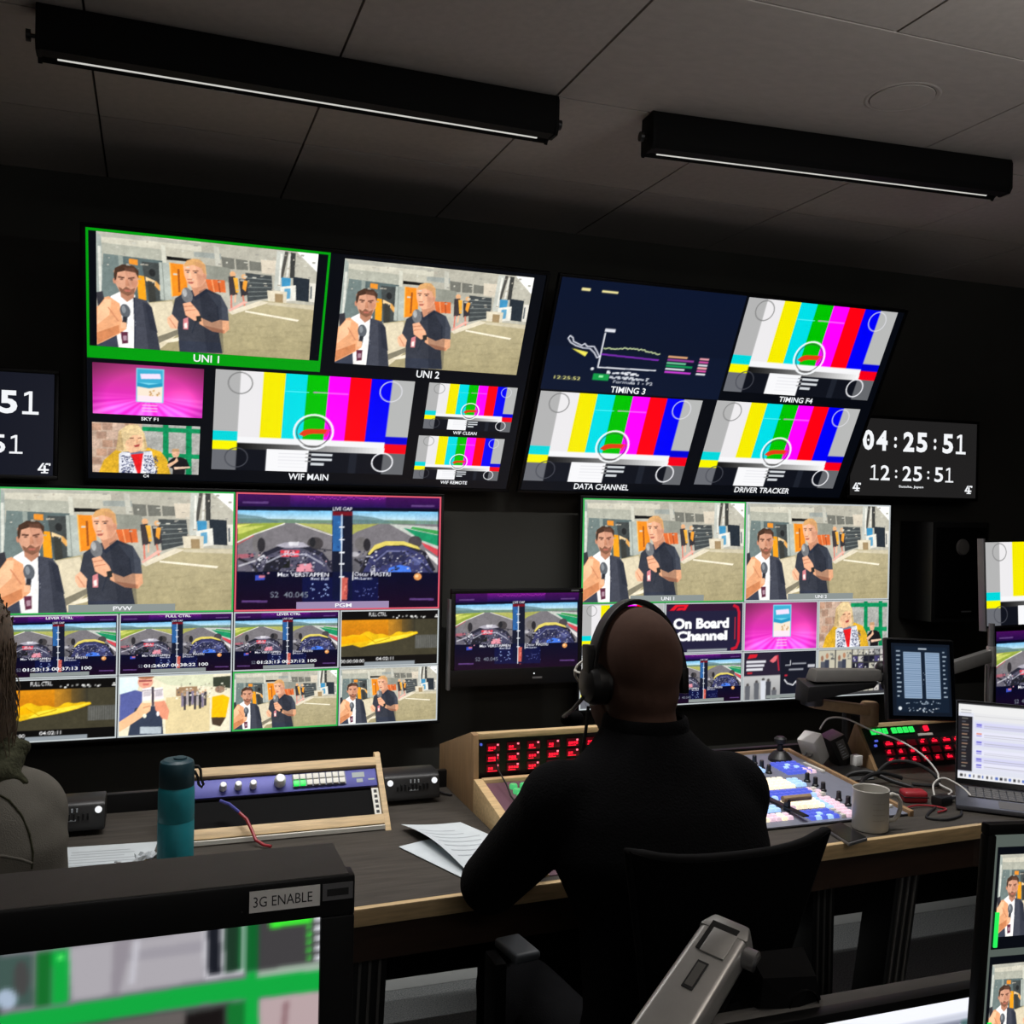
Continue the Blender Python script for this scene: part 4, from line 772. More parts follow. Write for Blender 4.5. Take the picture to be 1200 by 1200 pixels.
# black loudspeaker on the wall
F = T(2.75, 2.93, 1.118)
ls = thing('wall_loudspeaker', 'dark loudspeaker box hung on the black wall below the right clock', 'speaker', F)
build('cabinet', MB(F).box(-.13, .13, -.08, .085, 0, .36), M['blackp'], ls, bevel=.006)
build('grille', MB(F).box(-.115, .115, -.086, -.0805, .02, .34), M['mesh'], ls, bevel=.003)
build('tweeter', MB(F).lathe([(.03, -.0865), (.026, -.092), (.01, -.094), (0, -.094)], 20, (0, 0, .27), 'y', close=False), M['greyp'], ls, smooth=1)
build('badge', MB(F).box(-.0, .045, -.088, -.0862, .035, .04), M['strip'], ls)
build('wall_bracket', MB(F).box(-.04, .04, .085, .1, .1, .25), M['blackm'], ls)
# ---------------------------------------------------------------- the production desk
DT = .755
def fe(x): return 1.815+.043*x if x <= 1.9 else 1.897-(x-1.9)*.42
dk = thing('production_desk', 'long dark laminate control desk with pale oak front edge under the screens', 'desk', T(.5, 2.2, 0))
fx = [-2.3, .3, 1.9, 3.0]
fr = [(x, fe(x)) for x in fx]; RY = 2.545
build('desk_top', MB().prism(fr+[(3.0, RY), (-2.3, RY)], 'z', DT-.032, DT), M['laminate'], dk)
def front_strip(y0, y1, z0, z1):
    b = MB()
    for (a, c) in zip(fr[:-1], fr[1:]):
        b.hexa([(a[0], a[1]+y0, z0), (c[0], c[1]+y0, z0), (c[0], c[1]+y1, z0), (a[0], a[1]+y1, z0), (a[0], a[1]+y0, z1), (c[0], c[1]+y0, z1), (c[0], c[1]+y1, z1), (a[0], a[1]+y1, z1)])
    return b
build('edge_strip', front_strip(-.016, -.0005, DT-.033, DT+.0012), M['wood'], dk, bevel=.004)
build('apron', front_strip(.012, .03, DT-.11, DT-.033), M['apron'], dk)
build('rear_lip', MB().box(-2.3, 3.0, RY, RY+.02, DT-.05, DT+.045), M['bezel'], dk, bevel=.003)
build('modesty_panel', MB().box(-2.3, 3.0, 2.5, 2.52, .285, DT-.033), M['bezel'], dk)
lg = None
for xl in (-1.6, .42, 1.735, 2.8):
    b = MB(); b.box(xl-.035, xl+.035, 2.26, 2.35, .0, DT-.033)
    b.hexa([(xl-.035, 2.03, .03), (xl+.035, 2.03, .03), (xl+.035, 2.14, .03), (xl-.035, 2.14, .03), (xl-.035, 1.93, DT-.04), (xl+.035, 1.93, DT-.04), (xl+.035, 2.03, DT-.04), (xl-.035, 2.03, DT-.04)])
    b.box(xl-.04, xl+.04, 1.98, 2.4, 0, .035)
    o = build('leg', b, M['blackm'], dk, bevel=.003)
    r_ = MB()
    for k in range(3):
        dx = -.024+k*.02
        r_.box(xl+dx, xl+dx+.006, 2.255, 2.2602, .05, DT-.05)
        r_.hexa([(xl+dx, 2.0235, .05), (xl+dx+.006, 2.0235, .05), (xl+dx+.006, 2.029, .05), (xl+dx, 2.029, .05), (xl+dx, 1.927, DT-.06), (xl+dx+.006, 1.927, DT-.06), (xl+dx+.006, 1.932, DT-.06), (xl+dx, 1.932, DT-.06)])
    build('leg_ribs', r_, M['greyp'], o)
# drawer pedestal under the desk
pd = thing('drawer_pedestal', 'black drawer pedestal under the desk in front of the seated man', 'drawers', T(1.01, 2.28, 0))
build('carcass', MB().box(.815, 1.22, 2.1, 2.47, .03, .6), M['frame'], pd, bevel=.004)
for k in range(3):
    d_ = build('drawer', MB().box(.825, 1.21, 2.082, 2.0995, .05+k*.185, .225+k*.185), M['frame'], pd, bevel=.003)
    build('handle', MB().box(.95, 1.08, 2.066, 2.0815, .165+k*.185, .177+k*.185), M['blackm'], d_, bevel=.002)
for x_, y_ in ((.86, 2.15), (1.17, 2.15), (.86, 2.42), (1.17, 2.42)): build('castor', MB().lathe([(.02, .0), (.02, .03)], 12, (x_, y_, 0)), M['blackm'], pd)

# ---- oak rack frame with the blue panel
a0 = math.atan2(.13, .115)
F = T(.288, 2.252, DT) @ Matrix.Rotation(-a0*.0, 4, 'X')
rk = thing('desktop_rack', 'low oak framed rack on the desk holding a blue panel with white knobs', 'rack', F)
RA = math.atan2(.12, .118)             # the face leans back
FF = T(.288, 2.252, DT+.012) @ Matrix.Rotation(-RA*.98, 4, 'X')   # z runs up the sloping face
RL = .172; hw = .232
for s in (-1, 1):
    build('side_panel', MB().prism([(2.24, DT), (2.252, DT+.014), (2.379, DT+.145), (2.39, DT+.145), (2.42, DT)], 'x', .288+s*hw-.007+s*.0, .288+s*hw+.007), M['wood'], rk, bevel=.0015)
build('bottom_rail', MB(FF).box(-hw+.007, hw-.007, -.004, .012, .0, .024), M['wood'], rk, bevel=.001)
build('base_strip', MB().box(.288-hw+.007, .288+hw-.007, 2.243, 2.249, DT+.003, DT+.012), M['ivory'], rk)
build('top_rail', MB(FF).box(-hw+.007, hw-.007, -.006, .02, RL-.022, RL), M['wood'], rk, bevel=.001)
build('blank_panel', MB(FF).box(-hw+.02, hw-.02, .012, .016, .024, RL-.072), M['frame'], rk)
rs = MB(FF).box(hw-.024, hw-.008, .006, .0115, .026, .096)
build('rack_strip', rs, M['ivory'], rk)
hb = MB(FF)
for k in range(5): hb.box(hw-.0195, hw-.0125, .005, .0062, .032+k*.013, .039+k*.013)
build('rack_holes', hb, M['bezel'], rk)
bp = build('blue_panel', MB(FF).box(-hw+.008, hw-.008, .003, .010, RL-.071, RL-.025), M['blue'], rk, bevel=.001)
kb = None
for x in (-.128, -.095, -.062):
    if kb is None:
        kb = build('small_knob', MB(FF @ T(x, 0, RL-.05)).lathe([(.0085, .0029), (.0085, -.004), (.0072, -.014), (.006, -.0155), (0, -.0155)], 16, axis='y', close=False), M['gem'], bp, smooth=1); kx = x
    else: again(kb, bp, MW[bp] @ T(0, 0, 0)).matrix_basis = MW[bp].inverted() @ (FF @ T(x-kx, 0, 0) @ FF.inverted() @ MW[bp])
build('large_knob', MB(FF @ T(-.002, 0, RL-.046)).lathe([(.0135, .0029), (.0135, -.005), (.012, -.016), (.009, -.019), (0, -.019)], 22, axis='y', close=False), M['gem'], bp, smooth=1)
ks = build('key_strip', MB(FF).box(.027, .15, -.001, .0029, RL-.062, RL-.030), M['mixer'], bp)
for i in range(8):
    for j in range(2):
        lit = i == 1 and j == 0
        build('key', MB(FF).box(.0285+i*.0151, .0285+i*.0151+.0125, -.006, -.001, RL-.061+j*.0155, RL-.048+j*.0155), M['g_green'] if lit or (i in (0, 1) and j == 0) else M['ivory'], bp, bevel=.0012)
build('print_marks', MB(FF).box(.166, .195, .0022, .003, RL-.047, RL-.034).box(.175, .19, .0022, .003, RL-.06, RL-.051).box(.203, .218, .0022, .003, RL-.056, RL-.052), M['g_bar'], bp)
setp(build('loose_cable', MB().tube([(.19, 2.265, DT+.062), (.205, 2.25, DT+.05), (.215, 2.235, DT+.03), (.222, 2.215, DT+.014), (.238, 2.2, DT+.0065), (.252, 2.19, DT+.0055)], .0036, 8), M['red'], F=T(.22, 2.22, DT), smooth=1), 'short red and blue cable hanging over the rack bottom rail', 'cable')
build('blue_sleeve', MB().tube([(.15, 2.285, DT+.085), (.17, 2.277, DT+.078), (.19, 2.264, DT+.0625)], .004, 8), M['blue'], bpy.data.objects['loose_cable'], smooth=1)

# ---- black speaker boxes
def intercom(x0, x1, yf, label, gr):
    F = T((x0+x1)/2, yf+.05, DT); h = (x1-x0)/2
    t = thing('intercom_speaker', label, 'speaker', F, None)
    build('case', MB(F).prism([(-.05, .012), (-.048, .022), (-.036, .066), (-.024, .074), (.04, .074), (.05, .06), (.05, .012)], 'x', -h, h), M['blackp'], t, bevel=.005)
    for s in (-1, 1):
        build('lamp', MB(F @ T(s*(h-.014), -.0405, .055) @ R(-15, 'X')).ball((0, 0, 0), (.0075, .005, .0075), 12, 8), M['g_white'], t, smooth=1)
    b = MB(F)
    for k in range(9): b.box(-.04+k*.0095, -.036+k*.0095, -.0475, -.040, .036, .05 if k % 3 else .046)
    build('grille_slots', b, M['bezel'], t)
    build('print_marks', MB(F).box(-.006, -.003, -.0415, -.038, .052, .06).box(.004, .007, -.0415, -.038, .052, .06).box(.014, .017, -.0415, -.038, .052, .06).box(-.01, .014, -.0455, -.042, .034, .037), M['ink'], t)
    for s in (-1, 1): build('foot', MB(F).lathe([(.012, 0), (.012, .012)], 14, (s*(h-.04), 0, 0)), M['bezel'], t)
    return t
intercom(.551, .692, 2.415, 'black speaker box with two white lamps between the rack and the oak console', None)
intercom(-.235, -.088, 2.385, 'black speaker box beside the seated woman at the left', None)
setp(build('speaker_lead', MB().tube([(.68, 2.52, DT+.02), (.70, 2.50, DT+.008), (.722, 2.47, DT+.004), (.735, 2.46, DT+.0035)], .003, 6), M['cable'], F=T(.7, 2.49, DT), smooth=1), 'thin black lead from the speaker box towards the oak console', 'cable')

# ---- drink bottle
F = T(.055, 2.127, DT)
bt = thing('drink_bottle', 'teal drink bottle with dark screw lid standing on the desk', 'bottle', F)
build('body', MB(F).lathe([(.031, 0), (.0345, .003), (.0355, .01), (.0355, .098), (.0350, .0995), (.0355, .101), (.0355, .160), (.034, .168), (.0335, .17)], 40), M['teal'], bt, smooth=30)
ld = build('lid', MB(F).lathe([(.0335, .168), (.0345, .170), (.034, .212), (.032, .218), (.026, .222), (0, .223)], 40), M['navy'], bt, smooth=30)
build('lid_hatch', MB(F).lathe([(.013, .219), (.013, .2255), (.009, .227), (0, .227)], 20, (.006, 0, 0)), M['navy'], ld, smooth=30)
build('strap', MB(F).tube([(.033, 0, .206), (.041, 0, .205), (.046, -.002, .197), (.047, -.003, .18), (.052, -.004, .168), (.049, -.004, .162), (.0425, -.003, .168), (.041, -.002, .182), (.034, 0, .196)], .0028, 8), M['cable'], bt, smooth=1)

# ---- papers
def sheet(name, pts, z, curl, label, group=None, lines=7):
    """a sheet from four corners (front left, front right, back right, back left) with a lifted corner"""
    P = [Vector((*p, 0)) for p in pts]; n = 12; b = MB(); vs = []; fs = []
    def pt(u, v):
        q = P[0]*(1-u)*(1-v)+P[1]*u*(1-v)+P[2]*u*v+P[3]*(1-u)*v
        return (q.x, q.y, z+curl(u, v))
    for lay in (0, .0008):
        for j in range(n+1):
            for i in range(n+1): x, y, zz = pt(i/n, j/n); vs.append((x, y, zz+lay))
    k = (n+1)**2
    for j in range(n):
        for i in range(n):
            a = j*(n+1)+i; fs += [(a, a+n+1, a+n+2, a+1), (k+a, k+a+1, k+a+n+2, k+a+n+1)]
    edge = [i for i in range(n+1)]+[(j+1)*(n+1)+n for j in range(n)]+[n*(n+1)+n-1-i for i in range(n)]+[(n-1-j)*(n+1) for j in range(n-1)]
    for a, c in zip(edge, edge[1:]+edge[:1]): fs.append((a, c, k+c, k+a))
    b.add(vs, fs); c0 = sum(P, Vector())/4
    o = build(name, b, M['paper'], F=T(c0.x, c0.y, z), smooth=1); setp(o, label, 'paper', group)
    if lines:
        b = MB()
        for r_ in range(lines):
            v = .18+r_*.7/lines; L = random.uniform(.5, .85)
            for i in range(6):
                u0, u1 = .1+L*i/6, .1+L*(i+1)/6
                a, c, d, e = pt(u0, v), pt(u1, v), pt(u1, v+.018), pt(u0, v+.018)
                b.add([(p[0], p[1], p[2]+.0011) for p in (a, c, d, e)], [(0, 1, 2, 3)])
        build('print_lines', b, M['ink'], o)
    return o
sheet('paper_sheet', [(.595, 1.905), (.76, 1.99), (.70, 2.19), (.515, 2.12)], DT+.0015, lambda u, v: .0005, 'lower sheet of white paper on the desk beside the man, mostly covered', lines=0)
sheet('paper_sheet', [(.605, 1.925), (.775, 2.0), (.69, 2.235), (.548, 2.235)], DT+.004, lambda u, v: .022*max(0, 1-u*1.3)**2*(.35+.65*math.sin(math.pi*min(1, v*1.0)))+.0008, 'curled top sheet of white paper with faint lines beside the man')
sheet('paper_sheet', [(-.17, 2.10), (.0, 2.085), (.022, 2.30), (-.165, 2.315)], DT+.0012, lambda u, v: .0015*math.sin(v*3), 'flat sheet of white paper between the woman and the teal bottle', lines=9)
# crumpled receipt and keys on that sheet
o = MB(); rr = random.Random(3)
vs = []
for j in range(6):
    for i in range(6): vs.append((-.022+i*.008+rr.uniform(-.003, .003), 2.162+j*.006+rr.uniform(-.002, .002), DT+.005+rr.uniform(0, .016)))
o.add(vs, [(j*6+i, j*6+i+1, j*6+i+7, j*6+i+6) for j in range(5) for i in range(5)])
x = build('crumpled_receipt', o, M['paper_back'], F=T(-.005, 2.175, DT)); setp(x, 'small crumpled paper on the white sheet left of the bottle', 'paper')
x.modifiers.new('thickness', 'SOLIDIFY').thickness = .0008
ky = thing('key_bunch', 'bunch of keys on a ring on the white sheet left of the bottle', 'keys', T(-.03, 2.14, DT+.004))
build('ring', MB().tube([(-.03+.012*math.cos(a), 2.14+.012*math.sin(a), DT+.006) for a in np.linspace(0, 6.28, 20)], .0012, 6), M['silver'], ky, smooth=1)
for a in (.3, 2.2, 4.0):
    q = T(-.03, 2.14, DT+.0065) @ Matrix.Rotation(a, 4, 'Z')
    build('key', MB(q).lathe([(.008, 0), (.008, .002)], 14, (.02, 0, 0)).box(.026, .05, -.0025, .0025, 0, .0018).box(.038, .042, -.005, -.0025, 0, .0018), M['silver'], ky)
pn = thing('pencil', 'thin wooden pencil on the white sheet touching the bottle side', 'pencil', T(.005, 2.17, DT+.006))
build('barrel', MB().tube([(-.018, 2.125, DT+.0075), (.012, 2.20, DT+.0075)], .0032, 6), M['wood'], pn); build('tip', MB().tube([(.012, 2.20, DT+.0075), (.0145, 2.2066, DT+.0075)], [.0031, .0006], 6), M['dark_ink'], pn)
setp(build('cable_loop', MB().tube([(.075, 2.06, DT+.006), (.09, 2.09, DT+.012), (.12, 2.115, DT+.006), (.15, 2.125, DT+.012), (.165, 2.14, DT+.006), (.14, 2.15, DT+.009), (.12, 2.13, DT+.014), (.16, 2.11, DT+.006), (.19, 2.135, DT+.005)], .004, 8), M['cable'], F=T(.13, 2.11, DT), smooth=1), 'coiled black cable on the desk right of the teal bottle', 'cable')

# ---- oak console with the red key panel
cx0, cx1 = .745, 1.30
cn = thing('oak_console', 'oak console box with red lit key panel in front of the man', 'console', T(1.02, 2.4, DT))
for xx in (cx0, cx1-.014):
    build('side_panel', MB().prism([(2.31, DT), (2.32, .942), (2.345, .944), (2.62, .852), (2.62, DT)], 'x', xx, xx+.014), M['oak'], cn, bevel=.0015)
build('top_board', MB().prism([(2.322, .930), (2.322, .944), (2.345, .944), (2.345, .930)], 'x', cx0+.014, cx1-.014), M['wood'], cn, bevel=.001)
build('lid_board', MB().prism([(2.345, .930), (2.345, .942), (2.618, .851), (2.618, .840)], 'x', cx0+.014, cx1-.014), M['oak'], cn)
kp = build('red_key_panel', MB().prism([(2.338, .835), (2.338, .930), (2.35, .930), (2.35, .835)], 'x', cx0+.014, cx1-.014), M['blackp'], cn)
kx = None
for i in range(9):
    for j in range(3):
        x, z = .80+i*.0535, .853+j*.0255
        kk = build('key_window', MB().box(x-.015, x+.019, 2.3335, 2.3385, z-.0085, z+.0105), M['g_reddim'], kp, bevel=.001)
        b = MB(); n = rr.randint(2, 4)
        for q in range(n): b.box(x-.011+q*.0068, x-.006+q*.0068, 2.3322, 2.3338, z-.003+rr.choice((0, .0012)), z+.004)
        b.box(x-.012, x+.012*rr.random(), 2.3322, 2.3338, z-.0065, z-.0045)
        build('red_lettering', b, M['g_red'], kk)
        build('indicator', MB().box(x+.0105, x+.0150, 2.3312, 2.3338, z+.006, z+.0098), M['g_redhot'], kk)
build('blue_indicator', MB().box(.768, .772, 2.3312, 2.3385, .912, .917), M['g_blue'], kp)
ls_ = build('lower_cheek', MB().prism([(2.315, DT), (2.315, .836), (2.305, .836), (1.868, .760), (1.868, DT)], 'x', cx0+.0, cx0+.022), M['wood'], cn, bevel=.0015)
build('lower_cheek', MB().prism([(2.315, DT), (2.315, .836), (2.305, .836), (1.868, .760), (1.868, DT)], 'x', cx1-.022, cx1), M['wood'], cn, bevel=.0015)
build('ledge_strip', MB().prism([(2.298, .822), (2.298, .837), (2.318, .837), (2.318, .822)], 'x', cx0+.022, cx1-.022), M['wood'], cn, bevel=.001)
gp = build('green_key_panel', MB().prism([(2.297, .828), (1.869, .757), (1.869, DT), (2.297, DT)], 'x', cx0+.022, cx1-.022), M['mauve'], cn)
sl = math.atan2(.064, .366)
kproto = None
for i in range(10):
    for j in range(4):
        y = 2.262-j*.026; z = .828-(2.297-y)*.071/.428; x = .83+i*.0265
        if kproto is None:
            kproto = build('round_key', MB(T(x, y, z)).lathe([(.0098, -.001), (.0098, .008), (.008, .0105), (0, .011)], 14, close=False), M['g_greencap'], gp, smooth=1); k0 = Vector((x, y, z))
        else:
            d = Vector((x, y, z))-k0; o = kproto.copy(); COL.objects.link(o); o.parent = gp; o.matrix_basis = Matrix.Translation(d)
setp(build('hanging_wire', MB().tube([(.806, 2.325, .905), (.806, 2.318, .86), (.805, 2.24, .838), (.802, 2.20, .822), (.806, 2.12, .806), (.818, 2.05, .797)], .0022, 6), M['cable'], F=T(.81, 2.2, .82), smooth=1), 'thin dark wire running down the front of the red key console', 'cable')

# ---- vision mixer
mx0, mx1, my0, my1 = 1.305, 1.772, 1.99, 2.49
mz = lambda y: .762+(y-my0)/(my1-my0)*.034
vm = thing('vision_mixer', 'grey vision mixer panel with rows of lit coloured buttons, right of the man', 'mixer', T(1.5, 2.2, DT))
build('base', MB().prism([(my0, DT), (my0, mz(my0)-.003), (my1, mz(my1)-.003), (my1, DT)], 'x', mx0, mx1), M['bezel'], vm)
vp = build('panel', MB().prism([(my0, mz(my0)-.003), (my0, mz(my0)), (my1, mz(my1)), (my1, mz(my1)-.003)], 'x', mx0, mx1-.001), M['mixer'], vm)
build('side_board', MB().prism([(my0-.006, DT), (my0-.006, mz(my0)+.008), (my1+.01, mz(my1)+.008), (my1+.01, DT)], 'x', mx1, mx1+.012), M['oak'], vm, bevel=.0015)
build('rear_board', MB().box(mx0, mx1, my1, my1+.012, DT, mz(my1)+.008), M['oak'], vm, bevel=.0015)
for (y0, y1) in ((2.03, 2.045), (2.30, 2.315)): build('label_strip', MB().box(mx1-.02, mx1-.012, y0, y0+.09, mz(y0+.05)-.002, mz(y0+.05)+.0042), M['ivory'], vm)
bproto = {}
def btn(x, y, m, w_=.0145, name='button'):
    z = mz(y)
    if m not in bproto:
        bproto[m] = build(name, MB(T(x, y, z)).hexa([(-w_/2, -w_/2, -.001), (w_/2, -w_/2, -.001), (w_/2, w_/2, -.001), (-w_/2, w_/2, -.001), (-w_/2*.8, -w_/2*.8, .008), (w_/2*.8, -w_/2*.8, .008), (w_/2*.8, w_/2*.8, .008), (-w_/2*.8, w_/2*.8, .008)]), M[m], vp, bevel=.001), Vector((x, y, z))
        return
    p, v0 = bproto[m]; o = p.copy(); COL.objects.link(o); o.parent = vp; o.matrix_basis = Matrix.Translation(Vector((x, y, z))-v0)
rows = []
def bank(xa, xb, ya, yb, pal):      # a bank of buttons, rows run across the panel
    for j in range(max(1, round((yb-ya)/.0185)+1)):
        n_ = round((xb-xa)/.0168)+1
        rows.append((yb-j*.0185, xa, [pal[(j*3+i*i) % len(pal)] for i in range(n_)]))
bank(1.652, 1.722, 2.312, 2.388, ['g_blue']*7+['g_ice']); bank(1.712, 1.725, 2.312, 2.33, ['g_pink'])
bank(1.555, 1.585, 2.345, 2.42, ['ivory', 'g_ice', 'g_ice']); bank(1.50, 1.533, 2.30, 2.40, ['ivory', 'g_ice', 'ivory'])
bank(1.495, 1.598, 2.216, 2.276, ['g_warm']*5+['g_pink']); bank(1.617, 1.634, 2.225, 2.262, ['g_ice'])
bank(1.495, 1.605, 2.150, 2.188, ['g_blue']*6+['g_ice']); bank(1.622, 1.64, 2.15, 2.188, ['g_pink', 'ivory'])
bank(1.50, 1.580, 2.075, 2.120, ['g_warm']*6+['g_pink']); bank(1.597, 1.63, 2.066, 2.12, ['g_ice', 'g_pink', 'g_ice'])
bank(1.505, 1.572, 2.008, 2.048, ['g_blue']*7+['g_ice']); bank(1.59, 1.625, 2.008, 2.045, ['ivory', 'g_pink', 'ivory'])
bank(1.335, 1.452, 2.078, 2.098, ['g_ice', 'g_ice', 'g_blue', 'g_ice']); bank(1.335, 1.458, 2.022, 2.046, ['g_warm', 'g_pink', 'g_warm'])
bank(1.335, 1.44, 2.14, 2.27, ['ivory', 'g_ice', 'g_pink', 'ivory', 'g_warm'])
for y, x, cs in rows:
    for i, m in enumerate(cs): btn(x+i*.0168, y, m)
kn = None
for (x, y) in ((1.607, 2.413), (1.602, 2.37), (1.60, 2.333), (1.664, 2.249), (1.664, 2.214), (1.66, 2.176), (1.656, 2.107), (1.656, 2.071)):
    b = MB(T(x, y, mz(y)))
    if kn is None: kn = (build('tall_knob', b.lathe([(.009, -.001), (.009, .004), (.0065, .006), (.006, .022), (.0045, .024), (0, .024)], 14, close=False), M['blackp'], vp, smooth=30), Vector((x, y, mz(y))))
    else:
        o = kn[0].copy(); COL.objects.link(o); o.parent = vp; o.matrix_basis = Matrix.Translation(Vector((x, y, mz(y)))-kn[1])
js = build('joystick_base', MB(T(1.70, 2.425, mz(2.425))).lathe([(.034, -.001), (.033, .008), (.022, .022), (.014, .028), (0, .029)], 24, close=False), M['blackp'], vm, smooth=30)
build('joystick_grip', MB(T(1.70, 2.425, mz(2.425))).lathe([(.009, .027), (.008, .045), (.017, .05), (.018, .062), (.011, .068), (0, .069)], 20, close=False), M['blackm'], js, smooth=30)
fb = build('fader_slot', MB().box(1.47, 1.487, 2.0, 2.3, mz(2.2)-.001, mz(2.2)+.002), M['bezel'], vm)
build('fader_bar', MB().tube([(1.465, 2.075, mz(2.07)+.03), (1.545, 2.075, mz(2.07)+.03)], .008, 12), M['brown'], vm, smooth=30)
for x_ in (1.474,): build('fader_arm', MB().box(x_, x_+.008, 2.066, 2.084, mz(2.07)-.002, mz(2.07)+.03), M['blackm'], vm, bevel=.001)

# ---- oak wedge with green and red keys at the right
wx0, wx1 = 1.985, 2.42
def wz(y): return DT+(y-2.37)/.085*.115
wg = thing('oak_wedge_console', 'oak wedge box with green and red lit keys behind the laptop', 'console', T(2.2, 2.42, DT))
for xx in (wx0, wx1-.012): build('side_panel', MB().prism([(2.365, DT), (2.452, .872), (2.462, .872), (2.515, DT)], 'x', xx, xx+.012), M['oak'], wg, bevel=.0015)
build('top_rail', MB().prism([(2.445, .862), (2.452, .872), (2.466, .870), (2.466, .856)], 'x', wx0+.012, wx1-.012), M['wood'], wg, bevel=.001)
build('back_board', MB().prism([(2.46, .862), (2.466, .862), (2.515, DT), (2.509, DT)], 'x', wx0+.012, wx1-.012), M['oak'], wg)
WF = T(wx0+.012, 2.369, DT+.002) @ Matrix.Rotation(-math.atan2(.083, .112), 4, 'X')
wp = build('key_panel', MB(WF).box(0, wx1-wx0-.024, .001, .006, .0, .134), M['blackp'], wg)
gk = build('green_key_bed', MB(WF).box(.022, .185, -.001, .0008, .104, .126), M['g_green'].copy() if False else M['bezel'], wp)
for i in range(7):
    x = .027+i*.0215+(.012 if i > 2 else 0)
    kk = build('green_key', MB(WF).box(x, x+.0165, -.0055, -.001, .1065, .124), M['g_green'], wp, bevel=.0012)
    build('lettering', MB(WF).box(x+.004, x+.012, -.0064, -.0056, .111, .113).box(x+.004, x+.009, -.0064, -.0056, .1155, .1175), M['g_greencap'], kk)
build('red_button', MB(WF).box(.225, .24, -.0055, .001, .108, .124), M['g_red'], wp, bevel=.0012)
build('tape_label', MB(WF).box(.195, .25, -.0012, .0009, .094, .1015), M['ivory'], wp)
for i in range(8):
    for j in range(3):
        x, z = .05+i*.043+(j*.006), .020+j*.026
        kk = build('key_window', MB(WF).box(x-.004, x+.026, -.003, .001, z-.006, z+.012), M['g_reddim'], wp, bevel=.001)
        if (i*5+j*3) % 7 == 2: continue
        b = MB(WF)
        for q in range(rr.randint(2, 4)): b.box(x-.001+q*.0066, x+.0042+q*.0066, -.0044, -.0031, z-.001, z+.0055)
        b.box(x+.004, x+.008+.01*rr.random(), -.0044, -.0031, z+.008, z+.010)
        build('red_lettering', b, M['g_red'], kk)
build('blue_indicator', MB(WF).box(.03, .04, -.003, .001, .085, .09).box(.022, .03, -.003, .001, .07, .076), M['g_blue'], wp)

# ---- mug
F = T(1.612, 1.935, DT)
mg = thing('mug', 'white mug standing on the desk in front of the vision mixer', 'mug', F)
build('body', MB(F).lathe([(.036, 0), (.0405, .002), (.0418, .008), (.0418, .092), (.0425, .0955), (.0415, .097), (.0395, .095), (.039, .09), (.0385, .012), (.035, .007), (0, .006)], 44, close=False).lathe([(.036, 0), (0, .001)], 44, close=False), M['mug'], mg, smooth=35)
Q = F @ R(-18, 'Z')
build('handle', MB(Q).tube([(.040, 0, .078), (.052, 0, .083), (.064, 0, .079), (.071, 0, .066), (.071, 0, .048), (.066, 0, .032), (.056, 0, .022), (.0405, 0, .021)], [.0055, .0052, .0052, .0052, .0052, .0052, .0052, .0058], 12), M['mug'], mg, smooth=1)
b = MB(F)
for k in range(4):
    for i in range(6):
        a0_, a1_ = math.radians(238+i*7), math.radians(238+i*7+5)
        rad = .04205; z = .03+k*.013
        b.add([(rad*math.cos(a0_), rad*math.sin(a0_), z), (rad*math.cos(a1_), rad*math.sin(a1_), z), (rad*math.cos(a1_), rad*math.sin(a1_), z+.002), (rad*math.cos(a0_), rad*math.sin(a0_), z+.002)], [(0, 1, 2, 3)])
build('faint_print', b, M['coffee'], mg)

# ---- phone
PF = T(1.508, 1.925, DT) @ R(-24, 'Z')
P4 = [Vector(p) for p in ((1.478, 1.842), (1.545, 1.862), (1.560, 2.008-.03), (1.495, 1.985-.03))]
ph = thing('smartphone', 'black phone lying on the desk edge in front of the mug', 'phone', T(1.515, 1.92, DT))
build('body', MB().prism([tuple(p) for p in P4], 'z', DT+.0005, DT+.0085), M['strip'], ph, bevel=.003)
c_ = sum(P4, Vector((0, 0)))/4
build('glass', MB().prism([tuple(c_+(p-c_)*.95) for p in P4], 'z', DT+.0080, DT+.0092), M['panel'], ph)

# ---- chargers and loose leads at the back
F = T(1.852, 2.47, DT) @ R(20, 'Z') 
ad = thing('white_charger', 'white plug charger standing behind the vision mixer', 'charger', F)
build('case', MB(F @ T(0, 0, .03) @ R(-30, 'Y')).box(-.02, .028, -.03, .03, -.02, .068), M['white'], ad, bevel=.006)
for y_ in (-.012, .006): build('pin', MB(F @ T(0, 0, .03) @ R(-30, 'Y')).box(-.034, -.0195, y_, y_+.006, .02, .026), M['silver'], ad)
F = T(1.935, 2.46, DT) @ R(-12, 'Z')
ba = thing('black_power_adapter', 'black power adapter with a pale label leaning behind the mixer', 'charger', F)
build('case', MB(F @ T(0, 0, .028) @ R(-24, 'Y')).box(-.026, .022, -.04, .04, -.02, .068), M['blackp'], ba, bevel=.004)
build('label', MB(F @ T(0, 0, .028) @ R(-24, 'Y')).box(-.012, .012, -.0412, -.0400, .0, .058), M['greyp'], ba)
b = MB(F @ T(0, 0, .028) @ R(-24, 'Y'))
for k in range(6): b.box(-.009, .009-.004*(k % 3), -.0418, -.0411, .006+k*.008, .008+k*.008)
build('print_marks', b, M['ink'], ba)
F = T(1.945, 2.40, DT) @ R(10, 'Z')
wp_ = thing('white_plug', 'small white plug lying right of the black adapter', 'plug', F)
build('case', MB(F).box(-.014, .014, -.012, .012, .012, .042), M['white'], wp_, bevel=.003); build('pin_base', MB(F).box(-.008, .008, -.006, .006, 0, .013), M['bezel'], wp_)
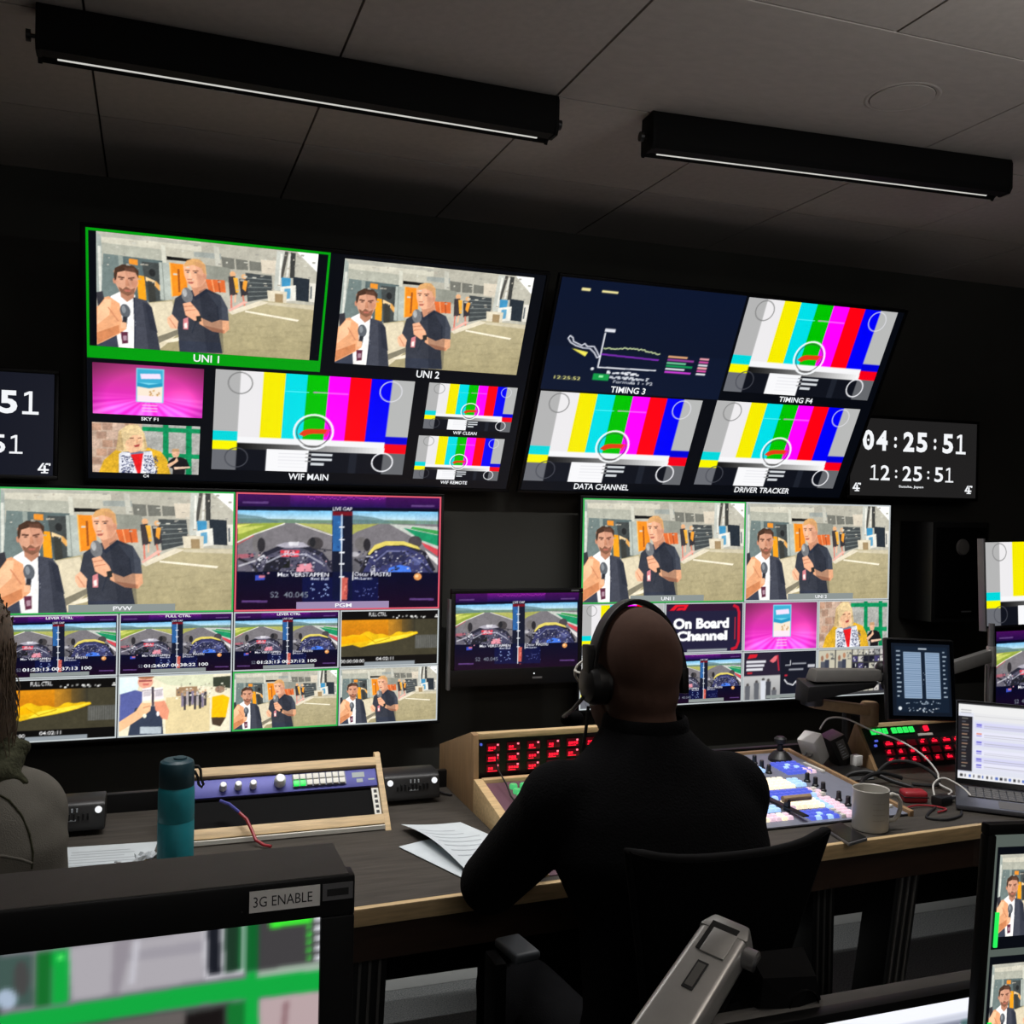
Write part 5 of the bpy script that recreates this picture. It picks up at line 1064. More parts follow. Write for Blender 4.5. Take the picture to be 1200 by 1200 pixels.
def cable(pts, r, m, label, n=8, name='cable'):
    P = [Vector(p) for p in pts]; out = []
    for i in range(len(P)-1):
        p0, p1, p2, p3 = P[max(i-1, 0)], P[i], P[i+1], P[min(i+2, len(P)-1)]
        for k in range(6):
            t_ = k/6; out.append(.5*((2*p1)+(p2-p0)*t_+(2*p0-5*p1+4*p2-p3)*t_*t_+(3*p1-p0-3*p2+p3)*t_**3))
    out.append(P[-1]); c0 = Vector((P[0].x, P[0].y, DT))
    return setp(build(name, MB().tube(out, r, n), M[m], F=T(*c0), smooth=1), label, 'cable')
cable([(1.872, 2.475, .86), (1.886, 2.455, .895), (1.93, 2.43, .897), (1.98, 2.38, .872), (2.02, 2.31, .855), (2.05, 2.25, .825), (2.056, 2.20, .79), (2.035, 2.17, .768), (2.03, 2.12, .762), (2.0, 2.10, DT+.004)], .0026, 'wcable', 'white lead arching from the white charger to the laptop')
cable([(1.955, 2.10, DT+.004), (1.97, 2.12, .785), (2.0, 2.115, .80), (2.02, 2.07, .785), (2.015, 2.03, .765), (1.99, 2.02, DT+.004)], .0024, 'wcable', 'white cable loop standing up beside the red box')
cable([(1.885, 2.02, DT+.004), (1.83, 1.985, DT+.004), (1.80, 1.955, DT+.004), (1.835, 1.93, DT+.004), (1.89, 1.945, DT+.004), (1.925, 1.985-.01, DT+.004)], .003, 'cable', 'thin black cable curving across the desk beside the mug')
cable([(1.79, 2.26, DT+.004), (1.83, 2.29, DT+.02), (1.88, 2.27, DT+.03), (1.92, 2.22, DT+.015), (1.95, 2.17, DT+.006), (1.90, 2.13, DT+.005), (1.84, 2.14, DT+.012), (1.80, 2.19, DT+.02), (1.84, 2.23, DT+.028), (1.91, 2.25, DT+.03), (1.97, 2.24, DT+.015)], .006, 'cable', 'tangle of thick black cable between the mixer and the wedge box')
cable([(1.93, 2.3, DT+.01), (1.97, 2.29, DT+.045), (2.02, 2.26, DT+.05), (2.05, 2.21, DT+.03), (2.03, 2.17, DT+.01), (1.97, 2.2, DT+.008)], .005, 'cable', 'black cable looping in front of the red keys of the wedge box')
cable([(1.78, 2.02, DT+.004), (1.83, 2.04, DT+.006), (1.88, 2.035, DT+.004), (1.90, 2.0, DT+.004), (1.86, 1.985, DT+.004)], .0024, 'red', 'thin dark red lead on the desk right of the mug')
F = T(1.878, 2.09, DT) @ R(-20, 'Z')
rb = thing('red_earphone_case', 'small red case among the leads right of the mug', 'case', F)
build('case', MB(F).box(-.032, .03, -.022, .022, .0, .03), M['red'], rb, bevel=.009, seg=3); build('zip', MB(F).box(-.033, .031, -.023, .023, .014, .017), M['dark_ink'], rb, bevel=.0008)
F = T(1.93, 2.045, DT) @ R(15, 'Z')
dg = thing('black_hub', 'small black plug hub with silver end beside the red case', 'plug', F)
build('case', MB(F).box(-.028, .022, -.016, .016, 0, .024), M['blackp'], dg, bevel=.005); build('metal_end', MB(F).box(.0225, .05, -.007, .007, .007, .017), M['silver'], dg, bevel=.001)
F = T(1.845, 2.335, DT)
nb = thing('notebook', 'black notebook with white page edges beside the vision mixer', 'notebook', F)
build('cover', MB(F).box(-.055, .075, -.045, .05, 0, .003).box(-.055, .075, -.045, .05, .015, .018), M['bezel'], nb); build('pages', MB(F).box(-.052, .072, -.044, .047, .003, .015), M['paper_back'], nb)

# ---- laptop
LF = T(1.924, 1.993, DT) @ R(-43, 'Z')    # origin: front left corner, x along the front edge
lp = thing('laptop', 'open grey laptop with white web page at the right end of the desk', 'laptop', LF)
build('base', MB(LF).box(0, .305, 0, .215, .004, .016), M['laptop'], lp, bevel=.004)
kb_ = build('keyboard_bed', MB(LF).box(.03, .275, .09, .195, .0155, .0168), M['bezel'], lp)
b = MB(LF)
for i in range(13):
    for j in range(5): b.box(.033+i*.0185, .033+i*.0185+.0155, .094+j*.0202, .094+j*.0202+.0165, .0166, .0182)
build('keys', setattr(b, 'cur', 0) or b, M['greyp'], kb_); bpy.data.objects['keys']['kind'] = 'stuff'
build('trackpad', MB(LF).box(.1, .2, .012, .08, .0157, .0164), M['greyp'], lp)
for x_, y_ in ((.01, .01), (.27, .01), (.01, .18), (.27, .18)): build('foot', MB(LF).box(x_, x_+.02, y_, y_+.02, 0, .0045), M['bezel'], lp)
SF = LF @ T(.1525, .212, .018) @ R(-16, 'X')
sc_ = build('screen_lid', MB(SF).box(-.152, .152, .0015, .007, 0, .226), M['laptop'], lp, bevel=.002)
build('screen_bezel', MB(SF).box(-.151, .151, -.0005, .0014, .001, .225), M['panel'], sc_)
feed('laptop', sc_, SF, -.146, .219, .292, .204, -.0013)
# ---------------------------------------------------------------- right hand screens on the post
def small_screen(name, label, F, W_, H_, key, bez=.014, side=True):
    t = thing(name, label, 'screen', F); h = W_/2
    build('screen_panel', MB(F).box(-h, h, 0, .004, 0, H_), M['panel'], t)
    build('bezel', MB(F).box(-h-bez, h+bez, -.003, .012, H_, H_+bez).box(-h-bez, h+bez, -.003, .012, -bez*1.3, 0).box(-h-bez, -h, -.003, .012, 0, H_).box(h, h+bez, -.003, .012, 0, H_), M['bezel'], t, bevel=.002)
    build('housing', MB(F).box(-h-bez+.002, h+bez-.002, .0045, .026, -bez+.002, H_+bez-.002).box(-h*.5, h*.5, .026, .045, .04, H_-.04), M['blackp'], t, bevel=.004)
    if side: build('side_strip', MB(F).box(-h-bez-.006, -h-bez+.001, -.006, .02, -.016, H_+.012), M['strip'], t, bevel=.001)
    build('mount_plate', MB(F).box(-.05, .05, .045, .058, H_*.5-.05, H_*.5+.05), M['blackm'], t)
    if key: feed(key, t, F, -h, H_, W_, H_)
    return t
F = T(2.699, 2.44, 1.162) @ R(-1.2, 'Y') @ R(-2, 'X')
small_screen('small_monitor', 'upper screen with colour bars on the right hand post', F, .475, .262, 'bars', bez=.005)
F = T(2.762, 2.46, .878) @ R(-1.0, 'Y')
small_screen('small_monitor', 'lower screen with racing car picture on the right hand post', F, .475, .262, 'racing', bez=.012, side=False)
pst = thing('monitor_post', 'black post with clamp and arm stubs carrying the two right hand screens', 'stand', T(2.7, 2.553, DT))
build('post', MB().tube([(2.72, 2.553, DT), (2.72, 2.553, 1.36)], .018, 18), M['blackm'], pst, smooth=30)
build('clamp_base', MB().box(2.66, 2.78, 2.475, 2.575, DT+.0, DT+.045), M['blackm'], pst, bevel=.003)
for z, y_ in ((1.29, 2.505), (1.01, 2.519)): build('arm_stub', MB().box(2.68, 2.76, y_, 2.553, z-.03, z+.03), M['blackm'], pst, bevel=.004)
p2 = thing('silver_post', 'thin silver post with a collar left of the racing car screen', 'stand', T(2.47, 2.45, DT))
build('post', MB().tube([(2.462, 2.42, DT), (2.462, 2.42, 1.168)], .009, 16), M['strip'], p2, smooth=30)
build('collar', MB().lathe([(.0135, 1.035), (.0145, 1.04), (.0145, 1.092), (.0135, 1.097)], 20, (2.462, 2.42, 0)), M['alu_grey'], p2, smooth=30)
build('rod', MB().tube([(2.438, 2.415, DT), (2.438, 2.415, 1.04)], .0035, 10), M['silver'], p2, smooth=30)
build('base_plate', MB().box(2.425, 2.5, 2.38, 2.46, DT, DT+.01), M['blackm'], p2, bevel=.002)
ar = build('side_arm', MB().hexa([(2.20, 2.38, 1.005), (2.45, 2.405, 1.048), (2.45, 2.43, 1.048), (2.20, 2.405, 1.005), (2.20, 2.38, 1.043), (2.45, 2.405, 1.088), (2.45, 2.43, 1.088), (2.20, 2.405, 1.043)]), M['alu_grey'], p2, bevel=.004)

# ---- touch panel on a sprung arm
TF = T(2.075, 2.28, .915) @ R(2.5, 'Y') @ R(-8, 'Z') @ R(-9, 'X')
tb = thing('touch_panel', 'dark upright touch panel showing two pale lists above the wedge box', 'tablet', TF)
build('case', MB(TF).box(-.111, .111, .0, .018, 0, .232), M['blackp'], tb, bevel=.006)
build('glass', MB(TF).box(-.106, .106, -.001, .0006, .005, .227), M['panel'], tb)
feed('tablet', tb, TF, -.094, .217, .188, .204, -.0016)
build('mount_plate', MB(TF).box(-.045, .045, .018, .032, .07, .16), M['blackm'], tb, bevel=.003)
am = thing('swing_arm_stand', 'black and beige jointed arm reaching left behind the touch panel', 'arm', T(2.02, 2.46, DT))
build('upper_arm', MB().hexa([(1.765, 2.36, 1.022), (1.99, 2.345, 1.018), (1.99, 2.395, 1.018), (1.765, 2.41, 1.022), (1.775, 2.365, 1.058), (1.99, 2.35, 1.052), (1.99, 2.39, 1.052), (1.775, 2.405, 1.058)]), M['greyp'], am, bevel=.008)
build('arm_cover', MB().hexa([(1.735, 2.355, .965), (1.96, 2.345, 1.0), (1.96, 2.4, 1.0), (1.735, 2.415, .965), (1.74, 2.355, 1.012), (1.98, 2.345, 1.018), (1.98, 2.4, 1.018), (1.74, 2.415, 1.03)]), M['blackp'], am, bevel=.008)
build('elbow_joint', MB().lathe([(.030, .955), (.032, .96), (.032, 1.0), (.028, 1.006)], 24, (1.775, 2.385, 0)), M['blackp'], am, smooth=30)
build('lower_arm', MB().hexa([(1.775, 2.375, .945), (2.0, 2.40, .905), (2.0, 2.44, .905), (1.775, 2.415, .945), (1.775, 2.375, .972), (2.0, 2.40, .937), (2.0, 2.44, .937), (1.775, 2.415, .972)]), M['brown'], am, bevel=.006)
build('shoulder_joint', MB().lathe([(.022, .875), (.026, .88), (.026, .94), (.022, .945)], 24, (2.005, 2.42, 0)), M['brown'], am, smooth=30)
build('wrist_joint', MB().tube([(1.99, 2.37, 1.03), (2.03, 2.345, 1.035), (2.06, 2.33, 1.03)], .018, 14).ball((2.0, 2.365, 1.055), .02, 12, 8).ball((2.005, 2.35, 1.01), .017, 12, 8), M['blackm'], am, smooth=1)
build('pillar', MB().tube([(2.01, 2.53, DT), (2.01, 2.53, .9), (2.006, 2.43, .9)], .013, 14), M['blackm'], am, smooth=30)
build('clamp', MB().box(1.98, 2.04, 2.5, 2.545, DT, DT+.03), M['blackm'], am, bevel=.003)
o = sheet('paper_sheet', [(1.80, 2.40), (1.97, 2.40), (1.97, 2.45), (1.80, 2.45)], .98, lambda u, v: .012*u+.004*math.sin(u*9), 'white crumpled paper tucked between the two arms by the touch panel', lines=0)

# ---------------------------------------------------------------- people
def solid(name, b, voxel, smooth, m, parent=None, F=None, it=6):
    """one continuous surface around overlapping shapes"""
    me = mesh_from('tmp', b.v, b.f, [m])
    o = bpy.data.objects.new('tmp', me); COL.objects.link(o)
    r = o.modifiers.new('r', 'REMESH'); r.mode = 'VOXEL'; r.voxel_size = voxel
    s = o.modifiers.new('s', 'SMOOTH'); s.factor = .5; s.iterations = it
    dg = bpy.context.evaluated_depsgraph_get()
    me2 = bpy.data.meshes.new_from_object(o.evaluated_get(dg)); me2.name = name
    bpy.data.objects.remove(o); bpy.data.meshes.remove(me)
    base = F if F is not None else (MW.get(parent, I4) if parent else I4)
    me2.transform(base.inverted()); me2.shade_smooth()
    me2.materials.clear(); me2.materials.append(m)
    o = bpy.data.objects.new(name, me2); return link(o, parent, F)

def head_shapes(b, c, yaw, k=1.0, pitch=0):
    Q = T(*c) @ R(yaw, 'Z') @ R(pitch, 'X'); B = Q.to_3x3()
    P = lambda x, y, z: tuple(Q @ Vector((x*k, y*k, z*k)))
    b.ball(P(0, -.012, .03), (.074*k, .104*k, .094*k), 24, 16, B); b.ball(P(0, .03, -.035), (.062*k, .068*k, .088*k), 20, 14, B)
    b.ball(P(0, .05, -.088), (.040*k, .040*k, .030*k), 16, 10, B); b.ball(P(0, -.03, -.02), (.066*k, .072*k, .07*k), 18, 12, B)
    for s in (-1, 1):
        b.ball(P(s*.033, .07, .012), (.026*k, .022*k, .010*k), 12, 8, B); b.ball(P(s*.036, .068, -.03), (.024*k, .022*k, .022*k), 12, 8, B)
        b.ball(P(s*.080, -.006, -.012), (.008*k, .020*k, .032*k), 12, 10, B); b.ball(P(s*.083, -.014, .004), (.008*k, .016*k, .014*k), 12, 8, B)
    b.capsule(P(0, .092, .0), .009*k, P(0, .108, -.036), .013*k); b.ball(P(0, .098, -.042), (.018*k, .012*k, .009*k), 12, 8, B)
    b.ball(P(0, .09, -.066), (.024*k, .012*k, .006*k), 12, 8, B); b.ball(P(0, .088, -.077), (.021*k, .012*k, .007*k), 12, 8, B)
    return Q, P
def hand(b, wrist, d, palm_up, side, curl=.25, k=1.0):
    """palm, four fingers of different length with knuckle bends, and a thumb from the side of the palm"""
    w_ = Vector(wrist); d = Vector(d).normalized(); n = Vector(palm_up); n = (n-d*n.dot(d)).normalized(); s = d.cross(n)*side
    Bm = Matrix((s, d, n)).transposed()
    b.ball(w_+d*.045*k, (.040*k, .052*k, .015*k), 16, 10, Bm); b.ball(w_+d*.012*k, (.028*k, .03*k, .018*k), 12, 8, Bm)
    for off, L in ((-.030, .082), (-.010, .092), (.011, .086), (.031, .068)):
        p = w_+s*off*k+d*.083*k; dd = d.copy(); r = .0085*k
        for f in (.42, .32, .26):
            dd = (dd-n*curl*.55).normalized(); q = p+dd*L*f*k; b.capsule(p, r, q, r*.93, 10); p = q; r *= .93
    p = w_+s*(-.028)*k+d*.02*k; q = p+(d*.55-s*.7-n*.25).normalized()*.042*k; b.capsule(p, .0125*k, q, .0105*k, 10)
    q2 = q+(d*.85-s*.35-n*.2).normalized()*.032*k; b.capsule(q, .0102*k, q2, .0085*k, 10)
def torso_shapes(b, rings): b.loft(rings, 32)
def body(J, skin=0.0):
    b = MB(); hq = None
    torso_shapes(b, [((c[0], c[1], c[2]), rx+skin, ry+skin) for c, rx, ry in J['torso']])
    for s in 'LR':
        a, e, w_ = J['sh'+s], J['el'+s], J['wr'+s]
        b.ball(a, .062+skin, 16, 10); b.capsule(a, .056+skin, e, .043+skin); b.capsule(e, .044+skin, w_, (.029 if not skin else .034+skin*.6))
        h_, k_, an = J['hip'+s], J['kn'+s], J['an'+s]
        if not skin:
            b.capsule(h_, .088, k_, .06); b.capsule(k_, .06, an, .04); b.ball(k_, .062, 14, 10)
            f_ = Vector(an); b.capsule(f_+Vector((0, -.03, -.035)), .04, f_+Vector((0, .13, -.05)), .032)
    return b
def trousers(J):
    b = MB(); b.ball(J['pelvis'], (.19, .15, .12), 20, 14)
    for s in 'LR':
        b.capsule(J['hip'+s], .102, J['kn'+s], .075); b.capsule(J['kn'+s], .075, J['an'+s], .058); b.ball(J['kn'+s], .077, 14, 10)
    return b
def shoes(parent, J, m):
    for s in 'LR':
        f_ = Vector(J['an'+s]); b = MB(); b.capsule(f_+Vector((0, -.035, -.04)), .05, f_+Vector((0, .14, -.055)), .042).box(f_.x-.045, f_.x+.045, f_.y-.08, f_.y+.18, f_.z-.1, f_.z-.075)
        solid('shoe', b, .01, 0, m, parent)

# the man at the desk, seen from behind
JM = dict(torso=[((.80, 1.42, .47), .17, .13), ((.80, 1.405, .56), .178, .125), ((.812, 1.41, .70), .150, .115), ((.812, 1.43, .84), .152, .12), ((.795, 1.46, .95), .182, .12), ((.795, 1.485, 1.02), .178, .105), ((.795, 1.50, 1.06), .142, .088), ((.797, 1.515, 1.10), .090, .072), ((.80, 1.53, 1.13), .058, .06)],
          shL=(.638, 1.505, 1.015), elL=(.573, 1.67, .835), wrL=(.745, 1.93, .80), shR=(.942, 1.495, 1.012), elR=(.972, 1.56, .79), wrR=(.895, 1.86, .80),
          pelvis=(.80, 1.42, .53), hipL=(.72, 1.44, .52), knL=(.69, 1.86, .55), anL=(.68, 1.83, .12), hipR=(.88, 1.44, .52), knR=(.92, 1.86, .55), anR=(.93, 1.83, .12))
HC = (.797, 1.580, 1.207)
man = thing('person', 'bald man in black seated at the desk, seen from behind, wearing a headset', 'person', T(.80, 1.42, 0))
b = body(JM); b.capsule((.80, 1.52, 1.07), .062, (.80, 1.555, 1.17), .058); Q, HP = head_shapes(b, HC, 3, 1.0, -4)
hand(b, JM['wrL'], (.25, .9, -.02), (0, 0, 1), 1, .2); hand(b, JM['wrR'], (-.1, .9, -.02), (0, 0, 1), -1, .2)
bd = solid('body', b, .0058, 4, M['skin'], man, it=4)
for s in (-1, 1): build('eye', MB().ball(HP(s*.033, .083, .0), .0115, 12, 8), M['gem'], man, smooth=1)
b = body(JM, .013); b.loft([((.80, 1.53, 1.09), .088, .082), ((.802, 1.54, 1.135), .074, .074)], 28)
solid('jumper', b, .009, 4, M['knit'], man, it=14)
build('collar', MB().lathe([(.07, -.006), (.076, .0), (.0745, .014), (.0715, .024), (.067, .027), (.063, .022)], 36, (.802, 1.535, 1.122), close=False), M['knit'], man, smooth=1)
solid('trousers', trousers(JM), .011, 4, M['trouser'], man)
shoes(man, JM, M['bezel'])

# glasses and headset
def arc(c, Bq, f, a0_, a1_, n): return [tuple(Bq @ Vector(f(math.radians(a0_+(a1_-a0_)*i/n)))) for i in range(n+1)]
gl = thing('spectacles', 'pale framed spectacles on the face of the bald man', 'glasses', Q)
for s in (-1, 1):
    build('rim', MB().tube(arc(None, Q, lambda a, s=s: (s*.035+.027*math.cos(a), .105-.010*abs(math.cos(a)) if False else .104-.2*max(0, abs(s*.035+.027*math.cos(a))-.035)*.9, .0+.021*math.sin(a)), 0, 360, 24), .0022, 8), M['ivory'], gl, smooth=1)
    build('temple_arm', MB().tube([tuple(Q @ Vector(p)) for p in ((s*.062, .099, .004), (s*.078, .06, .006), (s*.083, .0, .004), (s*.082, -.02, -.004))], .0022, 8), M['ivory'], gl, smooth=1)
build('bridge', MB().tube([tuple(Q @ Vector(p)) for p in ((-.009, .104, .004), (0, .109, .008), (.009, .104, .004))], .002, 8), M['ivory'], gl, smooth=1)
hs = thing('headset', 'black headset with boom microphone on the bald head of the man', 'headset', Q)
hb_ = MB(); pts = [Q @ Vector((.086*math.sin(a), -.020+.010*math.cos(a), -.010+.137*math.cos(a))) for a in np.linspace(-1.52, 1.52, 28)]
fw = (Q.to_3x3() @ Vector((0, 1, 0)))
vs = []; fs = []
ctr = Q @ Vector((0, -.002, .0))
for i, p in enumerate(pts):
    nrm = (p-ctr).normalized()
    for dy, dr in ((-.014, 0), (.014, 0), (.014, .009), (-.014, .009)): vs.append(tuple(p+fw*dy+nrm*dr))
for i in range(len(pts)-1):
    for k in range(4): fs.append((i*4+k, i*4+(k+1) % 4, i*4+4+(k+1) % 4, i*4+4+k))
fs += [(0, 1, 2, 3), (len(vs)-4, len(vs)-3, len(vs)-2, len(vs)-1)]
build('headband', hb_.add(vs, fs), M['blackp'], hs, bevel=.002)
ec = build('ear_cup', MB(Q @ T(-.083, -.016, -.008)).lathe([(.030, .018), (.035, .012), (.036, -.004), (.030, -.014), (.018, -.019), (0, -.02)], 26, axis='x', close=False), M['blackp'], hs, smooth=30)
build('ear_cushion', MB(Q @ T(-.083, -.016, -.008)).lathe([(.018, .022), (.030, .024), (.036, .018), (.034, .010)], 26, axis='x', close=False), M['bezel'], hs, smooth=1)
build('temple_pad', MB(Q @ T(.089, -.018, -.012) ).box(-.006, .008, -.016, .016, -.02, .026), M['blackp'], hs, bevel=.004)
build('slider', MB(Q @ T(-.094, -.018, .03)).box(-.006, .006, -.012, .012, -.02, .03), M['blackp'], hs, bevel=.002)
bm_ = [tuple(Q @ Vector(p)) for p in ((-.1, -.01, -.03), (-.1, .03, -.055), (-.092, .085, -.075), (-.066, .115, -.085))]
build('boom', MB().tube(bm_, .0035, 8), M['blackp'], hs, smooth=1)
build('microphone', MB().capsule(tuple(Q @ Vector((-.075, .106, -.083))), .013, tuple(Q @ Vector((-.046, .128, -.087))), .014), M['mesh'], hs, smooth=1)
build('lead', MB().tube([tuple(Q @ Vector((-.094, -.016, -.045))), (.702, 1.56, 1.12), (.70, 1.565, 1.09), (.703, 1.56, 1.055), (.712, 1.555, 1.035)], .003, 8), M['cable'], hs, smooth=1)

# his office chair
CF = T(.785, 1.27, 0)
ch = thing('office_chair', 'black mesh office chair that the bald man sits in', 'chair', T(.79, 1.42, 0))
n = 14; vs = []; fs = []
def bk(u, v):   # u across -1..1, v up 0..1
    hw_ = .085+.075*v**1.2; x = .777+u*hw_
    z = .66+v*(.360+.016*abs(u)**4)+(.0 if v < 1 else 0)
    y = 1.315-.075*v+.022*u*u*(.6+.4*v) - .02
    return (x, y, z)
for lay in (0, .022):
    for j in range(n+1):
        for i in range(n+1):
            x, y, z = bk(-1+2*i/n, j/n); vs.append((x, y-.02+lay-.012, z))
k_ = (n+1)**2
for j in range(n):
    for i in range(n):
        a = j*(n+1)+i; fs += [(a, a+1, a+n+2, a+n+1), (k_+a, k_+a+n+1, k_+a+n+2, k_+a+1)]
edge = [i for i in range(n+1)]+[(j+1)*(n+1)+n for j in range(n)]+[n*(n+1)+n-1-i for i in range(n)]+[(n-1-j)*(n+1) for j in range(n-1)]
for a, c in zip(edge, edge[1:]+edge[:1]): fs.append((a, k_+a, k_+c, c))
build('backrest', MB().add(vs, fs), M['mesh'], ch, smooth=50)
fr_ = [(p[0], p[1]-.022, p[2]) for p in [bk(-1, t) for t in np.linspace(0, 1, 9)]+[bk(u, 1) for u in np.linspace(-.9, .9, 12)]+[bk(1, t) for t in np.linspace(1, 0, 9)]+[bk(u, 0) for u in np.linspace(.9, -1, 8)]]
build('backrest_frame', MB().tube(fr_, .008, 10), M['frame'], ch, smooth=1)
build('spine', MB().hexa([(.745, 1.24, .40), (.825, 1.24, .40), (.825, 1.27, .40), (.745, 1.27, .40), (.75, 1.235, .8), (.82, 1.235, .8), (.82, 1.262, .8), (.75, 1.262, .8)]), M['frame'], ch, bevel=.006)
build('seat', MB().box(.56, 1.02, 1.26, 1.68, .385, .455), M['frame'], ch, bevel=.03, seg=3)
for s in (-1, 1):
    x = .79+s*.235+(.03 if s < 0 else 0); ya = .12 if s < 0 else 0
    if s < 0:
        b = MB().box(.575, .597, 1.64, 1.70, .37, .702).box(.575, .66, 1.64, 1.70, .355, .38); PF = T(.628, 1.675, .70) @ R(8, 'Z'); pw_, pl_ = .026, .042
    else:
        b = MB().box(1.013, 1.037, 1.40, 1.46, .37, .70).box(.94, 1.037, 1.40, 1.46, .355, .38); PF = T(1.022, 1.475, .70) @ R(-8, 'Z'); pw_, pl_ = .04, .10
    build('armrest_post', b, M['frame'], ch, bevel=.004)
    build('armrest_pad', MB(PF).box(-pw_, pw_, -pl_, pl_, 0, .018), M['pad'], ch, bevel=.008, seg=3)
build('gas_lift', MB().lathe([(.028, .08), (.028, .22), (.018, .22), (.018, .385)], 20, (.79, 1.45, 0)), M['blackm'], ch, smooth=30)
for k in range(5):
    a = k*2*math.pi/5+.4; c, s_ = math.cos(a), math.sin(a)
    lg_ = build('base_leg', MB(T(.79, 1.45, 0) @ Matrix.Rotation(a, 4, 'Z')).hexa([(.02, -.025, .07), (.29, -.015, .055), (.29, .015, .055), (.02, .025, .07), (.02, -.025, .115), (.29, -.015, .08), (.29, .015, .08), (.02, .025, .115)]), M['blackp'], ch, bevel=.005)
    build('castor', MB(T(.79+.28*c, 1.45+.28*s_, .028) @ Matrix.Rotation(a, 4, 'Z')).lathe([(.0, -.022), (.024, -.022), (.028, -.016), (.028, .016), (.024, .022), (0, .022)], 18, axis='y', close=False), M['blackm'], lg_, smooth=30)

# the woman at the left edge
JW = dict(torso=[((-0.290, 1.630, 0.470), .17, .13), ((-0.290, 1.620, 0.580), .165, .12), ((-0.290, 1.630, 0.765), .145, .105), ((-0.290, 1.645, 0.885), .155, .11), ((-0.290, 1.660, 0.985), .165, .112), ((-0.290, 1.670, 1.035), .15, .098), ((-0.290, 1.675, 1.07), .118, .082), ((-0.290, 1.680, 1.110), .072, .062), ((-0.290, 1.690, 1.145), .05, .052)],
          shL=(-0.430, 1.675, 1.020), elL=(-0.475, 1.770, 0.805), wrL=(-0.355, 1.970, 0.845), shR=(-0.188, 1.685, 1.012), elR=(-0.166, 1.750, 0.800), wrR=(-0.225, 1.970, 0.840),
          pelvis=(-0.290, 1.630, 0.530), hipL=(-0.365, 1.650, 0.520), knL=(-0.385, 2.050, 0.560), anL=(-0.385, 2.030, 0.120), hipR=(-0.215, 1.650, 0.520), knR=(-0.195, 2.050, 0.560), anR=(-0.195, 2.030, 0.120))
wo = thing('person', 'woman with brown hair in an olive grey top, cut off by the left edge', 'person', T(-0.290, 1.630, 0.000))
b = body(JW); b.capsule((-0.290, 1.680, 1.095), .052, (-0.290, 1.700, 1.195), .05); QW, WP = head_shapes(b, (-0.290, 1.720, 1.245), 4, .93, -4)
hand(b, JW['wrL'], (.2, .9, -.02), (0, 0, 1), 1, .2, .9); hand(b, JW['wrR'], (-.1, .9, -.02), (0, 0, 1), -1, .2, .9)
solid('body', b, .0062, 4, M['skin'], wo, it=4)
for s in (-1, 1): build('eye', MB().ball(WP(s*.033, .083, .0), .0105, 12, 8), M['gem'], wo, smooth=1)
top = solid('jersey_top', body(JW, .014), .008, 4, M['olive'], wo, it=6)
# seam of the right sleeve, laid on the cloth
def on_cloth(o, pts, off=.0015):
    out = []; inv = MW[o].inverted()
    for p in pts:
        ok, loc, nor, _ = o.closest_point_on_mesh(inv @ Vector(p)); out.append(tuple(MW[o] @ (loc+nor*off)))
    return out
sm_ = [(-.195, 1.58, 1.10), (-.17, 1.58, 1.085), (-.157, 1.58, 1.056), (-.151, 1.58, 1.02), (-.152, 1.58, .99), (-.157, 1.58, .967)]
build('sleeve_seam', MB().tube(on_cloth(top, sm_, .0004), .0016, 8), M['scarf'], top, smooth=1)
build('fold', MB().tube(on_cloth(top, [(-.157, 1.58, .975), (-.17, 1.57, .985), (-.19, 1.56, .995), (-.22, 1.55, 1.0)], .0002), .0022, 8), M['olive'], top, smooth=1)
b = MB(); rq = random.Random(9)
for k in range(26):
    a = k*2*math.pi/26; b.ball((-.29+.085*math.cos(a), 1.685+.078*math.sin(a), 1.10+.012*math.sin(3*a)), (.03, .03, .026), 10, 8)
for k in range(30):
    a = rq.uniform(0, 6.28); b.ball((-.29+(.095+rq.uniform(0, .02))*math.cos(a), 1.685+.088*math.sin(a), 1.095+rq.uniform(-.02, .03)), rq.uniform(.009, .016), 8, 6)
for k in range(4): b.ball((-.195+k*.007, 1.655-.003*k, 1.088-k*.004), (.014-.002*k, .018-.003*k, .011-.0015*k), 10, 8)
solid('scarf', b, .006, 2, M['scarf'], wo, it=1)
hr = MB()
hr.ball(WP(0, -.02, .035), (.092, .11, .102), 24, 16); hr.ball(WP(0, -.055, -.05), (.085, .065, .11), 20, 14); hr.ball(WP(.055, -.01, -.06), (.042, .055, .11), 16, 12); hr.ball(WP(-.055, -.01, -.06), (.034, .05, .10), 16, 12); hr.ball(WP(0, -.06, -.13), (.07, .045, .06), 16, 12)
hair = solid('hair', hr, .008, 3, M['hair'], wo, it=3)
sb = MB()
for k in range(420):
    a = rq.uniform(-2.6, 2.6); h0 = rq.uniform(-.02, .11); rx = .096*math.sqrt(max(.1, 1-((h0-.02)/.13)**2))
    x0, y0 = rx*math.sin(a), -.02-rx*1.15*math.cos(a)
    if y0 > .06: continue
    L = rq.uniform(.08, .2); am_ = rq.uniform(.001, .006); ph_ = rq.uniform(0, 6); pts = []
    for i in range(9):
        t_ = i/8; pts.append(WP(x0*(1+.10*t_)+am_*math.sin(ph_+t_*9), y0*(1+.05*t_)+am_*math.cos(ph_+t_*8), max(h0-L*t_, -.2)+.01))
    sb.tube(pts, [.0012*(1-.55*i/8) for i in range(9)], 4)
st = build('hair_strands', sb, M['hair'], hair, smooth=1); st['kind'] = 'stuff'
solid('trousers', trousers(JW), .012, 3, M['trouser'], wo); shoes(wo, JW, M['bezel'])
stl = thing('stool', 'round black stool under the seated woman', 'stool', T(-0.290, 1.610, 0.000))
